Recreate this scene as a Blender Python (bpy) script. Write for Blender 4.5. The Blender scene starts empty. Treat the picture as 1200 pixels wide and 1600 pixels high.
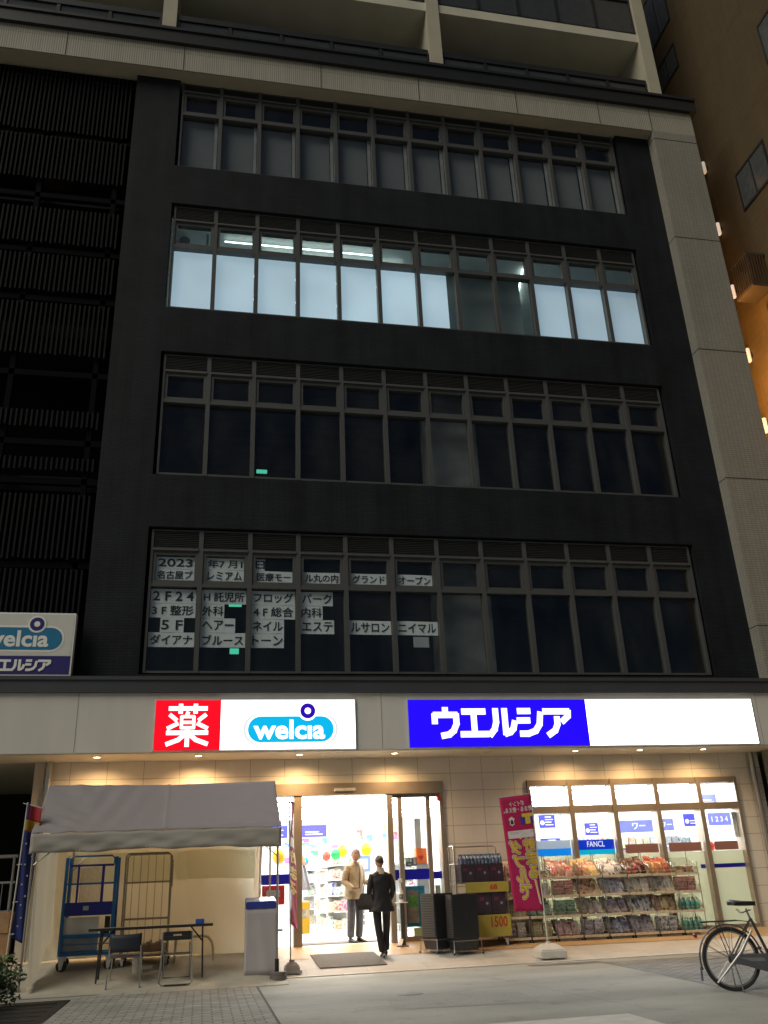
import bpy, bmesh, math, random
from mathutils import Vector, Matrix, Euler
R = math.radians
PI = math.pi
random.seed(7)
scn = bpy.context.scene
col = scn.collection

# ------------------------------------------------------------------ camera
cam_d = bpy.data.cameras.new('camera')
cam_d.sensor_fit = 'VERTICAL'
cam_d.sensor_height = 32.0
cam_d.lens = 32.0 * 1372.0 / 1600.0
cam_d.clip_start = 0.1
cam_d.clip_end = 2000.0
cam = bpy.data.objects.new('camera', cam_d)
col.objects.link(cam)
right = Vector((0.98154108, -0.1872176, -0.03907261))
up = Vector((-0.03821775, -0.39218344, 0.91909279))
fwd = Vector((0.18739398, 0.90063406, 0.3920992))
m3 = Matrix((right, up, -fwd)).transposed()
cam.matrix_world = Matrix.Translation((1.1466, -15.5253, 1.15)) @ m3.to_4x4()
scn.camera = cam

# ------------------------------------------------------------------ night sky and the town's stray light
SUN_EL, SUN_AZ = 42.0, 236.0          # from behind the photographer
w = bpy.data.worlds.new('World')
scn.world = w
w.use_nodes = True
nt = w.node_tree
bg = nt.nodes['Background']
sky = nt.nodes.new('ShaderNodeTexSky')
sky.sky_type = 'NISHITA'
sky.sun_disc = False
sky.sun_elevation = R(SUN_EL)
sky.sun_rotation = R(SUN_AZ)
nt.links.new(sky.outputs[0], bg.inputs[0])
bg.inputs[1].default_value = 0.017
sd = bpy.data.lights.new('sun', 'SUN')
sd.energy = 1.75
sd.angle = R(40)
sd.color = (1.0, 0.93, 0.78)
so = bpy.data.objects.new('sun', sd)
col.objects.link(so)
az = R(SUN_AZ)
d = Vector((math.sin(az) * math.cos(R(SUN_EL)), math.cos(az) * math.cos(R(SUN_EL)), math.sin(R(SUN_EL))))
so.rotation_euler = (-d).to_track_quat('-Z', 'Y').to_euler()
so.location = (0, -20, 20)

scn.view_settings.view_transform = 'Standard'
scn.view_settings.look = 'None'
scn.view_settings.exposure = 0.0
scn.view_settings.gamma = 1.0
scn.view_settings.use_curve_mapping = False
scn.cycles.use_denoising = True
scn.cycles.max_bounces = 8
scn.cycles.transparent_max_bounces = 16
scn.cycles.sample_clamp_indirect = 4.0

# ------------------------------------------------------------------ materials
MATS = {}
def nmat(name):
    m = bpy.data.materials.new(name)
    m.use_nodes = True
    n = m.node_tree
    return m, n, n.nodes['Principled BSDF'], n.links.new
def mat(name, c, rough=0.6, metal=0.0, var=0.12, scale=6.0, bump=0.0, bscale=60.0, spec=0.5, stretch=None):
    """painted / raw surface with a little uneven tone of its own"""
    if name in MATS: return MATS[name]
    m, n, b, L = nmat(name)
    tc = n.nodes.new('ShaderNodeTexCoord')
    mp = n.nodes.new('ShaderNodeMapping')
    L(tc.outputs['Object'], mp.inputs[0])
    if stretch: mp.inputs['Scale'].default_value = stretch
    nz = n.nodes.new('ShaderNodeTexNoise')
    nz.inputs['Scale'].default_value = scale
    nz.inputs['Detail'].default_value = 6
    L(mp.outputs[0], nz.inputs['Vector'])
    cr = n.nodes.new('ShaderNodeValToRGB')
    cr.color_ramp.elements[0].position = 0.3
    cr.color_ramp.elements[1].position = 0.7
    cr.color_ramp.elements[0].color = tuple(max(0, x * (1 - var)) for x in c) + (1,)
    cr.color_ramp.elements[1].color = tuple(min(1, x * (1 + var)) for x in c) + (1,)
    L(nz.outputs['Fac'], cr.inputs[0])
    L(cr.outputs[0], b.inputs['Base Color'])
    b.inputs['Roughness'].default_value = rough
    b.inputs['Metallic'].default_value = metal
    b.inputs['Specular IOR Level'].default_value = spec
    if bump:
        nb = n.nodes.new('ShaderNodeTexNoise')
        nb.inputs['Scale'].default_value = bscale
        nb.inputs['Detail'].default_value = 5
        L(mp.outputs[0], nb.inputs['Vector'])
        bp = n.nodes.new('ShaderNodeBump')
        bp.inputs['Strength'].default_value = bump
        bp.inputs['Distance'].default_value = 0.02
        L(nb.outputs['Fac'], bp.inputs['Height'])
        L(bp.outputs[0], b.inputs['Normal'])
    MATS[name] = m
    return m
def emis(name, c, s):
    if name in MATS: return MATS[name]
    m, n, b, L = nmat(name)
    b.inputs['Base Color'].default_value = (c[0] * .7, c[1] * .7, c[2] * .7, 1)
    b.inputs['Emission Color'].default_value = (*c, 1)
    b.inputs['Emission Strength'].default_value = s
    b.inputs['Roughness'].default_value = 0.4
    MATS[name] = m
    return m
def glass(name, tint=(.9, .93, .95), refl=1.0, dust=0.0):
    if name in MATS: return MATS[name]
    m, n, b, L = nmat(name)
    n.nodes.remove(b)
    out = n.nodes['Material Output']
    tr = n.nodes.new('ShaderNodeBsdfTransparent'); tr.inputs[0].default_value = (*tint, 1)
    gl = n.nodes.new('ShaderNodeBsdfGlossy'); gl.inputs['Roughness'].default_value = 0.03
    gl.inputs[0].default_value = (refl, refl, refl, 1)
    fr = n.nodes.new('ShaderNodeFresnel')
    ge = n.nodes.new('ShaderNodeNewGeometry'); mr = n.nodes.new('ShaderNodeMapRange')
    mr.inputs[3].default_value = 1.42; mr.inputs[4].default_value = 1 / 1.42
    L(ge.outputs['Backfacing'], mr.inputs[0]); L(mr.outputs[0], fr.inputs[0])
    mx = n.nodes.new('ShaderNodeMixShader')
    L(fr.outputs[0], mx.inputs[0]); L(tr.outputs[0], mx.inputs[1]); L(gl.outputs[0], mx.inputs[2])
    res = mx.outputs[0]
    if dust:      # a film of dirt, uneven, that catches the light
        tc = n.nodes.new('ShaderNodeTexCoord'); oi = n.nodes.new('ShaderNodeObjectInfo')
        ad = n.nodes.new('ShaderNodeVectorMath'); ad.operation = 'ADD'
        L(tc.outputs['Object'], ad.inputs[0]); L(oi.outputs['Location'], ad.inputs[1])
        mp = n.nodes.new('ShaderNodeMapping'); mp.inputs['Scale'].default_value = (1.2, 1.2, .55); L(ad.outputs[0], mp.inputs[0])
        nz = n.nodes.new('ShaderNodeTexNoise'); nz.inputs['Scale'].default_value = 1.1; nz.inputs['Detail'].default_value = 7; L(mp.outputs[0], nz.inputs['Vector'])
        dm = n.nodes.new('ShaderNodeMapRange'); dm.inputs[1].default_value = .35; dm.inputs[2].default_value = .75
        dm.inputs[3].default_value = 0; dm.inputs[4].default_value = dust; L(nz.outputs['Fac'], dm.inputs[0])
        df = n.nodes.new('ShaderNodeBsdfDiffuse'); df.inputs[0].default_value = (.5, .5, .48, 1)
        m2 = n.nodes.new('ShaderNodeMixShader'); L(dm.outputs[0], m2.inputs[0]); L(res, m2.inputs[1]); L(df.outputs[0], m2.inputs[2]); res = m2.outputs[0]
    L(res, out.inputs[0])
    MATS[name] = m
    return m
def paving(name, c, speck=.22, patch=.16):
    """worn asphalt or concrete: fine aggregate, broad patches and dark stains"""
    m, n, b, L = nmat(name)
    tc = n.nodes.new('ShaderNodeTexCoord')
    def noise(sc, det, lo, hi, a, z, st=None):
        src = tc.outputs['Object']
        if st:
            mp = n.nodes.new('ShaderNodeMapping'); mp.inputs['Scale'].default_value = st; L(src, mp.inputs[0]); src = mp.outputs[0]
        nz = n.nodes.new('ShaderNodeTexNoise'); nz.inputs['Scale'].default_value = sc; nz.inputs['Detail'].default_value = det; L(src, nz.inputs['Vector'])
        r = n.nodes.new('ShaderNodeMapRange'); r.inputs[1].default_value = lo; r.inputs[2].default_value = hi; r.inputs[3].default_value = a; r.inputs[4].default_value = z
        L(nz.outputs['Fac'], r.inputs[0]); return r.outputs[0], nz.outputs['Fac']
    f, raw = noise(95, 4, .3, .7, 1 - speck, 1 + speck)
    p, _ = noise(.55, 9, .35, .65, 1 - patch, 1 + patch * .7, (.7, 1.5, 1))
    s_, _ = noise(2.3, 8, .60, .74, 1, .72)
    a = n.nodes.new('ShaderNodeMath'); a.operation = 'MULTIPLY'; L(f, a.inputs[0]); L(p, a.inputs[1])
    g_, _ = noise(7.5, 3, .66, .70, 1, .80)
    a3 = n.nodes.new('ShaderNodeMath'); a3.operation = 'MULTIPLY'; L(g_, a3.inputs[0]); L(s_, a3.inputs[1])
    a2 = n.nodes.new('ShaderNodeMath'); a2.operation = 'MULTIPLY'; L(a.outputs[0], a2.inputs[0]); L(a3.outputs[0], a2.inputs[1])
    mu = n.nodes.new('ShaderNodeMix'); mu.data_type = 'RGBA'; mu.blend_type = 'MULTIPLY'; mu.inputs[0].default_value = 1
    mu.inputs[6].default_value = (*c, 1); L(a2.outputs[0], mu.inputs[7]); L(mu.outputs[2], b.inputs['Base Color'])
    b.inputs['Roughness'].default_value = .72; b.inputs['Specular IOR Level'].default_value = .35
    bp = n.nodes.new('ShaderNodeBump'); bp.inputs['Strength'].default_value = .5; bp.inputs['Distance'].default_value = .01
    L(raw, bp.inputs['Height']); L(bp.outputs[0], b.inputs['Normal'])
    MATS[name] = m
    return m
def bricks(name, c1, c2, mortar, bw, bh, off=0.0, ms=0.004, rough=0.6, plane='xz', bump=0.3, var=0.1, stain=0.0, spec=.35):
    if name in MATS: return MATS[name]
    m, n, b, L = nmat(name)
    tc = n.nodes.new('ShaderNodeTexCoord')
    sp = n.nodes.new('ShaderNodeSeparateXYZ'); L(tc.outputs['Object'], sp.inputs[0])
    cb = n.nodes.new('ShaderNodeCombineXYZ')
    if plane == 'xz':
        ad = n.nodes.new('ShaderNodeMath'); ad.operation = 'ADD'
        L(sp.outputs[0], ad.inputs[0]); L(sp.outputs[1], ad.inputs[1])
        L(ad.outputs[0], cb.inputs[0]); L(sp.outputs[2], cb.inputs[1])
    else:
        L(sp.outputs[0], cb.inputs[0]); L(sp.outputs[1], cb.inputs[1])
    br = n.nodes.new('ShaderNodeTexBrick')
    br.offset = off; br.squash = 1.0
    br.inputs['Scale'].default_value = 1.0
    br.inputs['Brick Width'].default_value = bw
    br.inputs['Row Height'].default_value = bh
    br.inputs['Mortar Size'].default_value = ms
    br.inputs['Mortar Smooth'].default_value = 0.2
    br.inputs['Color1'].default_value = (*c1, 1)
    br.inputs['Color2'].default_value = (*c2, 1)
    br.inputs['Mortar'].default_value = (*mortar, 1)
    L(cb.outputs[0], br.inputs['Vector'])
    nz = n.nodes.new('ShaderNodeTexNoise'); nz.inputs['Scale'].default_value = 1.3; nz.inputs['Detail'].default_value = 8
    L(tc.outputs['Object'], nz.inputs['Vector'])
    mr = n.nodes.new('ShaderNodeMapRange')
    mr.inputs[1].default_value = .3; mr.inputs[2].default_value = .7
    mr.inputs[3].default_value = 1 - var - stain; mr.inputs[4].default_value = 1 + var
    mps = n.nodes.new('ShaderNodeMapping'); mps.inputs['Scale'].default_value = (2.6, 2.6, .16)
    L(tc.outputs['Object'], mps.inputs[0])
    ns = n.nodes.new('ShaderNodeTexNoise'); ns.inputs['Scale'].default_value = 1.6; ns.inputs['Detail'].default_value = 7
    L(mps.outputs[0], ns.inputs['Vector'])
    av = n.nodes.new('ShaderNodeMath'); av.operation = 'MULTIPLY_ADD'; av.inputs[1].default_value = .5
    hf = n.nodes.new('ShaderNodeMath'); hf.operation = 'MULTIPLY'; hf.inputs[1].default_value = .5
    L(ns.outputs['Fac'], hf.inputs[0]); L(nz.outputs['Fac'], av.inputs[0]); L(hf.outputs[0], av.inputs[2])
    mr.inputs[1].default_value = .38; mr.inputs[2].default_value = .62
    L(av.outputs[0], mr.inputs[0])
    mu = n.nodes.new('ShaderNodeMix'); mu.data_type = 'RGBA'; mu.blend_type = 'MULTIPLY'
    mu.inputs[0].default_value = 1.0
    L(br.outputs['Color'], mu.inputs[6]); L(mr.outputs[0], mu.inputs[7])
    L(mu.outputs[2], b.inputs['Base Color'])
    b.inputs['Roughness'].default_value = rough; b.inputs['Specular IOR Level'].default_value = spec
    if bump:
        bp = n.nodes.new('ShaderNodeBump'); bp.inputs['Strength'].default_value = bump
        bp.inputs['Distance'].default_value = 0.01; bp.invert = True
        L(br.outputs['Fac'], bp.inputs['Height']); L(bp.outputs[0], b.inputs['Normal'])
    MATS[name] = m
    return m
def cloth(name, c, trans=0.35):
    """thin cloth that lets some light through"""
    if name in MATS: return MATS[name]
    m, n, b, L = nmat(name)
    out = n.nodes['Material Output']
    b.inputs['Base Color'].default_value = (*c, 1); b.inputs['Roughness'].default_value = .75
    tc = n.nodes.new('ShaderNodeTexCoord')
    nz = n.nodes.new('ShaderNodeTexNoise'); nz.inputs['Scale'].default_value = 4.0; nz.inputs['Detail'].default_value = 6
    L(tc.outputs['Object'], nz.inputs['Vector'])
    bp = n.nodes.new('ShaderNodeBump'); bp.inputs['Strength'].default_value = .25; bp.inputs['Distance'].default_value = .05
    L(nz.outputs['Fac'], bp.inputs['Height']); L(bp.outputs[0], b.inputs['Normal'])
    t = n.nodes.new('ShaderNodeBsdfTranslucent'); t.inputs[0].default_value = (*c, 1)
    mx = n.nodes.new('ShaderNodeMixShader'); mx.inputs[0].default_value = trans
    L(b.outputs[0], mx.inputs[1]); L(t.outputs[0], mx.inputs[2]); L(mx.outputs[0], out.inputs[0])
    MATS[name] = m
    return m
def printed(name, cols, scale=9.0, rough=0.35):
    """pack print: blotches of several colours on one pack"""
    if name in MATS: return MATS[name]
    m, n, b, L = nmat(name)
    tc = n.nodes.new('ShaderNodeTexCoord')
    oi = n.nodes.new('ShaderNodeObjectInfo')
    ad = n.nodes.new('ShaderNodeVectorMath'); ad.operation = 'ADD'
    L(tc.outputs['Object'], ad.inputs[0]); L(oi.outputs['Random'], ad.inputs[1])
    vo = n.nodes.new('ShaderNodeTexNoise'); vo.inputs['Scale'].default_value = scale; vo.inputs['Detail'].default_value = 3
    L(ad.outputs[0], vo.inputs['Vector'])
    cr = n.nodes.new('ShaderNodeValToRGB'); cr.color_ramp.interpolation = 'CONSTANT'
    cr.color_ramp.elements[0].color = (*cols[0], 1)
    cr.color_ramp.elements[1].color = (*cols[-1], 1); cr.color_ramp.elements[1].position = 0.62
    for k, c in enumerate(cols[1:-1]):
        e = cr.color_ramp.elements.new(0.42 + 0.2 * k / max(1, len(cols) - 2)); e.color = (*c, 1)
    hs = n.nodes.new('ShaderNodeHueSaturation')      # each pack a little different in hue and tone
    r1 = n.nodes.new('ShaderNodeMapRange'); r1.inputs[3].default_value = .46; r1.inputs[4].default_value = .54; L(oi.outputs['Random'], r1.inputs[0])
    m7 = n.nodes.new('ShaderNodeMath'); m7.operation = 'MULTIPLY'; m7.inputs[1].default_value = 7.31; L(oi.outputs['Random'], m7.inputs[0])
    fr = n.nodes.new('ShaderNodeMath'); fr.operation = 'FRACT'; L(m7.outputs[0], fr.inputs[0])
    r2 = n.nodes.new('ShaderNodeMapRange'); r2.inputs[3].default_value = .62; r2.inputs[4].default_value = 1.35; L(fr.outputs[0], r2.inputs[0])
    L(r1.outputs[0], hs.inputs['Hue']); L(r2.outputs[0], hs.inputs['Value'])
    L(vo.outputs['Fac'], cr.inputs[0]); L(cr.outputs[0], hs.inputs['Color']); L(hs.outputs[0], b.inputs['Base Color'])
    b.inputs['Roughness'].default_value = rough
    MATS[name] = m
    return m

# ------------------------------------------------------------------ mesh helpers
class MB:
    """collects boxes, tubes and sheets and links them as ONE mesh object"""
    def __init__(s): s.v = []; s.f = []; s.m = []; s.mi = 0
    def add(s, vs, fs):
        o = len(s.v); s.v += [tuple(x) for x in vs]
        for f in fs: s.f.append(tuple(i + o for i in f)); s.m.append(s.mi)
        return s
    def box(s, x0, x1, y0, y1, z0, z1):
        return s.add([(x0, y0, z0), (x1, y0, z0), (x1, y1, z0), (x0, y1, z0), (x0, y0, z1), (x1, y0, z1), (x1, y1, z1), (x0, y1, z1)],
                     [(0, 3, 2, 1), (4, 5, 6, 7), (0, 1, 5, 4), (1, 2, 6, 5), (2, 3, 7, 6), (3, 0, 4, 7)])
    def rbox(s, x0, x1, y0, y1, z0, z1, b=0.01):
        """box with chamfered edges"""
        bm = bmesh.new(); bmesh.ops.create_cube(bm, size=1)
        for v in bm.verts: v.co = ((x0 + x1) / 2 + v.co.x * (x1 - x0), (y0 + y1) / 2 + v.co.y * (y1 - y0), (z0 + z1) / 2 + v.co.z * (z1 - z0))
        bmesh.ops.bevel(bm, geom=bm.edges[:], offset=b, segments=2, affect='EDGES', profile=.5)
        bm.verts.index_update()
        s.add([v.co[:] for v in bm.verts], [[v.index for v in f.verts] for f in bm.faces]); bm.free(); return s
    def tbox(s, c, half, top, z0, z1):
        """tapered box: half sizes at the bottom, at the top"""
        x, y = c; a, b = half; e, g = top
        return s.add([(x - a, y - b, z0), (x + a, y - b, z0), (x + a, y + b, z0), (x - a, y + b, z0), (x - e, y - g, z1), (x + e, y - g, z1), (x + e, y + g, z1), (x - e, y + g, z1)],
                     [(0, 3, 2, 1), (4, 5, 6, 7), (0, 1, 5, 4), (1, 2, 6, 5), (2, 3, 7, 6), (3, 0, 4, 7)])
    def tube(s, pts, r, seg=8, closed=False, cap=True):
        pts = [Vector(p) for p in pts]; n = len(pts); rings = []
        rr = r if isinstance(r, (list, tuple)) else [r] * n
        prev = None
        for i, p in enumerate(pts):
            a = pts[i - 1] if (i or closed) else p; b = pts[(i + 1) % n] if (i < n - 1 or closed) else p
            t = (b - a).normalized()
            if prev is None:
                u = t.cross(Vector((0, 0, 1)))
                if u.length < 1e-3: u = t.cross(Vector((0, 1, 0)))
            else: u = prev - t * prev.dot(t)
            u.normalize(); prev = u; v = t.cross(u)
            rings.append([p + (u * math.cos(2 * PI * k / seg) + v * math.sin(2 * PI * k / seg)) * rr[i] for k in range(seg)])
        vs = [q for ring in rings for q in ring]; fs = []
        for i in range(n if closed else n - 1):
            j = (i + 1) % n
            for k in range(seg):
                l = (k + 1) % seg
                fs.append((i * seg + k, i * seg + l, j * seg + l, j * seg + k))
        if cap and not closed:
            fs.append(tuple(range(seg))[::-1]); fs.append(tuple((n - 1) * seg + k for k in range(seg)))
        return s.add(vs, fs)
    def lathe(s, prof, c=(0, 0, 0), seg=16, axis='z', arc=2 * PI):
        vs = []; fs = []; n = len(prof)
        for k in range(seg):
            a = 2 * PI * k / seg
            for r, h in prof:
                x, y = r * math.cos(a), r * math.sin(a)
                p = (x, y, h) if axis == 'z' else ((h, x, y) if axis == 'x' else (x, h, y))
                vs.append((p[0] + c[0], p[1] + c[1], p[2] + c[2]))
        for k in range(seg):
            l = (k + 1) % seg
            for i in range(n - 1): fs.append((k * n + i, l * n + i, l * n + i + 1, k * n + i + 1))
        return s.add(vs, fs)
    def ball(s, c, r, seg=14, rings=9, sc=(1, 1, 1)):
        prof = [(max(1e-4, r * math.sin(PI * i / rings)), -r * math.cos(PI * i / rings)) for i in range(rings + 1)]
        o = len(s.v); s.lathe(prof, (0, 0, 0), seg)
        s.v[o:] = [(x * sc[0] + c[0], y * sc[1] + c[1], z * sc[2] + c[2]) for x, y, z in s.v[o:]]
        return s
    def sheet(s, fn, nu, nv, th=0.0):
        """grid fn(u,v) -> point, u,v in 0..1; th gives it thickness along the normal"""
        P = [[Vector(fn(i / nu, j / nv)) for i in range(nu + 1)] for j in range(nv + 1)]
        vs = [p for row in P for p in row]; W = nu + 1
        fs = [(j * W + i, j * W + i + 1, (j + 1) * W + i + 1, (j + 1) * W + i) for j in range(nv) for i in range(nu)]
        if th:
            nrm = []
            for j in range(nv + 1):
                for i in range(nu + 1):
                    a = P[j][min(i + 1, nu)] - P[j][max(i - 1, 0)]; b = P[min(j + 1, nv)][i] - P[max(j - 1, 0)][i]
                    nn = a.cross(b); nn.normalize(); nrm.append(nn)
            o = len(vs); vs2 = vs + [p - q * th for p, q in zip(vs, nrm)]
            fs2 = fs + [tuple(i + o for i in f[::-1]) for f in fs]
            rim = [i for i in range(W)] + [j * W + nu for j in range(1, nv + 1)] + [nv * W + i for i in range(nu - 1, -1, -1)] + [j * W for j in range(nv - 1, 0, -1)]
            for k in range(len(rim)):
                a, b = rim[k], rim[(k + 1) % len(rim)]; fs2.append((b, a, a + o, b + o))
            return s.add(vs2, fs2)
        return s.add(vs, fs)
    def prism(s, poly, y0, y1):
        """outline in x,z pushed from y0 to y1"""
        n = len(poly)
        return s.add([(x, y0, z) for x, z in poly] + [(x, y1, z) for x, z in poly],
                     [tuple(range(n)), tuple(range(2 * n - 1, n - 1, -1))] + [((i + 1) % n, i, n + i, n + (i + 1) % n) for i in range(n)])
    def xf(s, M, start=0):
        s.v[start:] = [tuple(M @ Vector(p)) for p in s.v[start:]]; return s
    def build(s, name, mats, parent=None, loc=None, smooth=False):
        me = bpy.data.meshes.new(name); me.from_pydata(s.v, [], s.f)
        if not isinstance(mats, (list, tuple)): mats = [mats]
        for m in mats: me.materials.append(m)
        me.polygons.foreach_set('material_index', s.m)
        me.update()
        if smooth:
            me.polygons.foreach_set('use_smooth', [True] * len(me.polygons))
            if smooth != 'all':
                try: me.set_sharp_from_angle(angle=R(40))
                except Exception: pass
        return link(name, me, parent, loc)
def link(name, me, parent=None, loc=None):
    o = bpy.data.objects.new(name, me); col.objects.link(o)
    if parent is not None: o.parent = parent
    if loc is not None: o.location = loc
    return o
def tag(o, label=None, cat=None, group=None, kind=None):
    if label: o['label'] = label
    if cat: o['category'] = cat
    if group: o['group'] = group
    if kind: o['kind'] = kind
    return o
def thing(name, label, cat, loc=(0, 0, 0), rz=0.0, group=None):
    o = bpy.data.objects.new(name, None); o.empty_display_size = .2; col.objects.link(o)
    o.location = loc; o.rotation_euler = (0, 0, rz)
    return tag(o, label, cat, group)
def kids(o): return [c for c in bpy.data.objects if c.parent == o]
def copy_tree(o, parent=None):
    c = o.copy(); col.objects.link(c)
    if parent is not None: c.parent = parent
    for ch in kids(o): copy_tree(ch, c)
    return c
def struct(o): o['kind'] = 'structure'; return o

def text_mb(txt, x0, x1, z0, z1, y, bold=0.0, depth=0.004, mirror=False, keep=False, res=3):
    """lettering fitted into x0..x1, z0..z1, standing proud of the plane y towards -y"""
    cu = bpy.data.curves.new('lettering', 'FONT'); cu.body = txt; cu.size = 1.0
    cjk = any(ord(q) > 0x2ff for q in txt)
    cu.offset = 0.0 if cjk else bold; cu.resolution_u = res
    ob = bpy.data.objects.new('lettering', cu); col.objects.link(ob)
    dg = bpy.context.evaluated_depsgraph_get(); dg.update()
    me = bpy.data.meshes.new_from_object(ob.evaluated_get(dg))
    bpy.data.objects.remove(ob); bpy.data.curves.remove(cu)
    mb = MB()
    vs = [v.co.copy() for v in me.vertices]; fs = [tuple(p.vertices) for p in me.polygons]
    bpy.data.meshes.remove(me)
    if not vs: return mb
    ax, bx = min(v.x for v in vs), max(v.x for v in vs); ay, by = min(v.y for v in vs), max(v.y for v in vs)
    sx = (x1 - x0) / max(1e-6, bx - ax); sz = (z1 - z0) / max(1e-6, by - ay)
    ox, oz = x0, z0
    if keep:
        k = min(sx, sz); ox = (x0 + x1) / 2 - k * (bx - ax) / 2; oz = (z0 + z1) / 2 - k * (by - ay) / 2; sx = sz = k
    P = []
    for v in vs:
        x = ox + (v.x - ax) * sx
        if mirror: x = x0 + x1 - x
        P.append((x, y - depth, oz + (v.y - ay) * sz))
    n = len(P)
    if mirror: fs = [f[::-1] for f in fs]
    cnt = {}
    for f in fs:
        for i in range(len(f)): cnt[(f[i], f[(i + 1) % len(f)])] = 1
    F = list(fs); P2 = P + [(x, y, z) for x, _, z in P]
    for (a, b) in cnt:
        if (b, a) not in cnt: F.append((b, a, a + n, b + n))
    if cjk and bold > 0:      # heavier weight: the outline shifted round itself, each copy a hair deeper
        ex, ez = bold * abs(sx), bold * abs(sz); nn = 6 if bold < .03 else 10
        for q in range(nn):
            a = 2 * PI * q / nn; dy = depth * .35 * (q + 1) / nn
            mb.add([(x + ex * math.cos(a), yy if k >= n else yy + dy, zz + ez * math.sin(a)) for k, (x, yy, zz) in enumerate(P2)], F)
    mb.add(P2, F)
    return mb
def strokes(mb, lines, width, y, depth=.004):
    """flat pen strokes: each line a list of (x,z)"""
    for ln in lines:
        for (xa, za), (xb, zb) in zip(ln[:-1], ln[1:]):
            dx, dz = xb - xa, zb - za; l = math.hypot(dx, dz) or 1; nx, nz = -dz / l * width / 2, dx / l * width / 2
            ex, ez = dx / l * width * .25, dz / l * width * .25
            mb.nst = getattr(mb, 'nst', 0) + 1; depth_ = depth + .00025 * mb.nst      # crossing strokes never share a plane
            mb.prism([(xa - ex + nx, za - ez + nz), (xa - ex - nx, za - ez - nz), (xb + ex - nx, zb + ez - nz), (xb + ex + nx, zb + ez + nz)], y - depth_, y + .0001 * mb.nst)
def pill(x0, x1, z0, z1, n=12):
    r = (z1 - z0) / 2; zc = (z0 + z1) / 2
    return [(x1 - r + r * math.sin(PI * k / n), zc - r * math.cos(PI * k / n)) for k in range(n + 1)] + [(x0 + r - r * math.sin(PI * k / n), zc + r * math.cos(PI * k / n)) for k in range(n + 1)]
def disc(x, z, r, n=24): return [(x + r * math.cos(2 * PI * k / n), z + r * math.sin(2 * PI * k / n)) for k in range(n)]
def ss(a, b, x):
    t = min(1, max(0, (x - a) / (b - a))); return t * t * (3 - 2 * t)
def G(x, y):
    """height of the paving: flat footway, then a forecourt rising to the shop"""
    y = min(y, .5)
    s = .165 - .045 * min(1, max(0, (x - 2.4) / 8.6))
    zr = max(0, s * (y + 1.25)); zl = min(.29, max(0, .15 * (y + 2.0)))
    t = ss(1.95, 2.45, x)
    return zl * (1 - t) + zr * t
# ================================================================== SETTING: ground and paving
M_asph = paving('footway_asphalt', (.40, .405, .365), .3, .22)
M_conc = mat('pale_concrete', (.5, .48, .44), .8, var=.12, scale=2.5, bump=.2, bscale=90)
M_road = mat('road_asphalt', (.06, .06, .062), .8, var=.2, scale=3, bump=.4, bscale=120)
struct(MB().add([(-300, -300, 0), (300, -300, 0), (300, 300, 0), (-300, 300, 0)], [(0, 1, 2, 3)]).build('ground', M_asph))
struct(MB().add([(-300, -60, .004), (300, -60, .004), (300, -17.5, .004), (-300, -17.5, .004)], [(0, 1, 2, 3)]).build('road', M_road))
M_pave1 = bricks('footway_blocks', (.42, .42, .38), (.31, .31, .285), (.15, .15, .14), .2, .1, .5, .009, .8, 'xy', .4, .12)
M_pave2 = bricks('footway_slate_blocks', (.34, .34, .32), (.26, .26, .25), (.13, .13, .125), .2, .1, .5, .009, .8, 'xy', .4, .15)
struct(MB().box(-.38, 1.9, -9.5, -2.32, -.05, .004).build('pavement', M_pave1))
struct(MB().add([(6.95, -1.9, .004), (20, -1.9, .004), (20, -9.5, .004), (6.45, -9.5, .004)], [(3, 2, 1, 0)]).build('pavement', M_pave2))
struct(MB().add([(5.9, -1.62, .008), (7.0, -1.66, .008), (7.0, -1.9, .008), (5.9, -1.86, .008)], [(3, 2, 1, 0)]).build('pavement', M_pave2))
k = MB()
for i in range(16):
    x0 = -.1 + i * .305
    if x0 < 2.1: k.rbox(x0, x0 + .298, -2.33, -2.1, -.05, .012, .004)
struct(k.build('kerb', mat('kerb_stone', (.42, .40, .35), .8, var=.15, scale=9)))
k = MB()
for i in range(12):
    x0 = 2.25 + i * .95
    k.rbox(x0, x0 + .944, -1.44, -1.25, -.05, .014, .004)
struct(k.build('kerb', mat('kerb_pale', (.52, .5, .46), .8, var=.12, scale=6)))
struct(MB().rbox(3.5, 4.92, -8.6, -7.15, -.05, .03, .012).build('paving_slab', mat('white_slab', (.66, .65, .6), .75, var=.1)))
M_steel_plate = mat('cover_plate_steel', (.03, .03, .03), .55, .3, var=.3, scale=14, bump=.3, bscale=80)
p = MB().rbox(-2.6, -.4, -4.75, -2.6, -.03, .012, .006)
for i in range(5): p.box(-2.5, -.5, -4.6 + i * .4, -4.58 + i * .4, .012, .017)
tag(p.build('drain_cover', M_steel_plate), 'dark steel drain cover plate set in the footway beside the green shrub', 'drain cover')
struct(MB().add([(3.1, -5.6, .003), (4.6, -5.75, .003), (4.7, -4.75, .003), (3.2, -4.65, .003)], [(0, 1, 2, 3)]).build('pavement_patch', paving('patch_asphalt', (.355, .36, .325), .3, .15)))
rk_ = random.Random(4)
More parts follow.
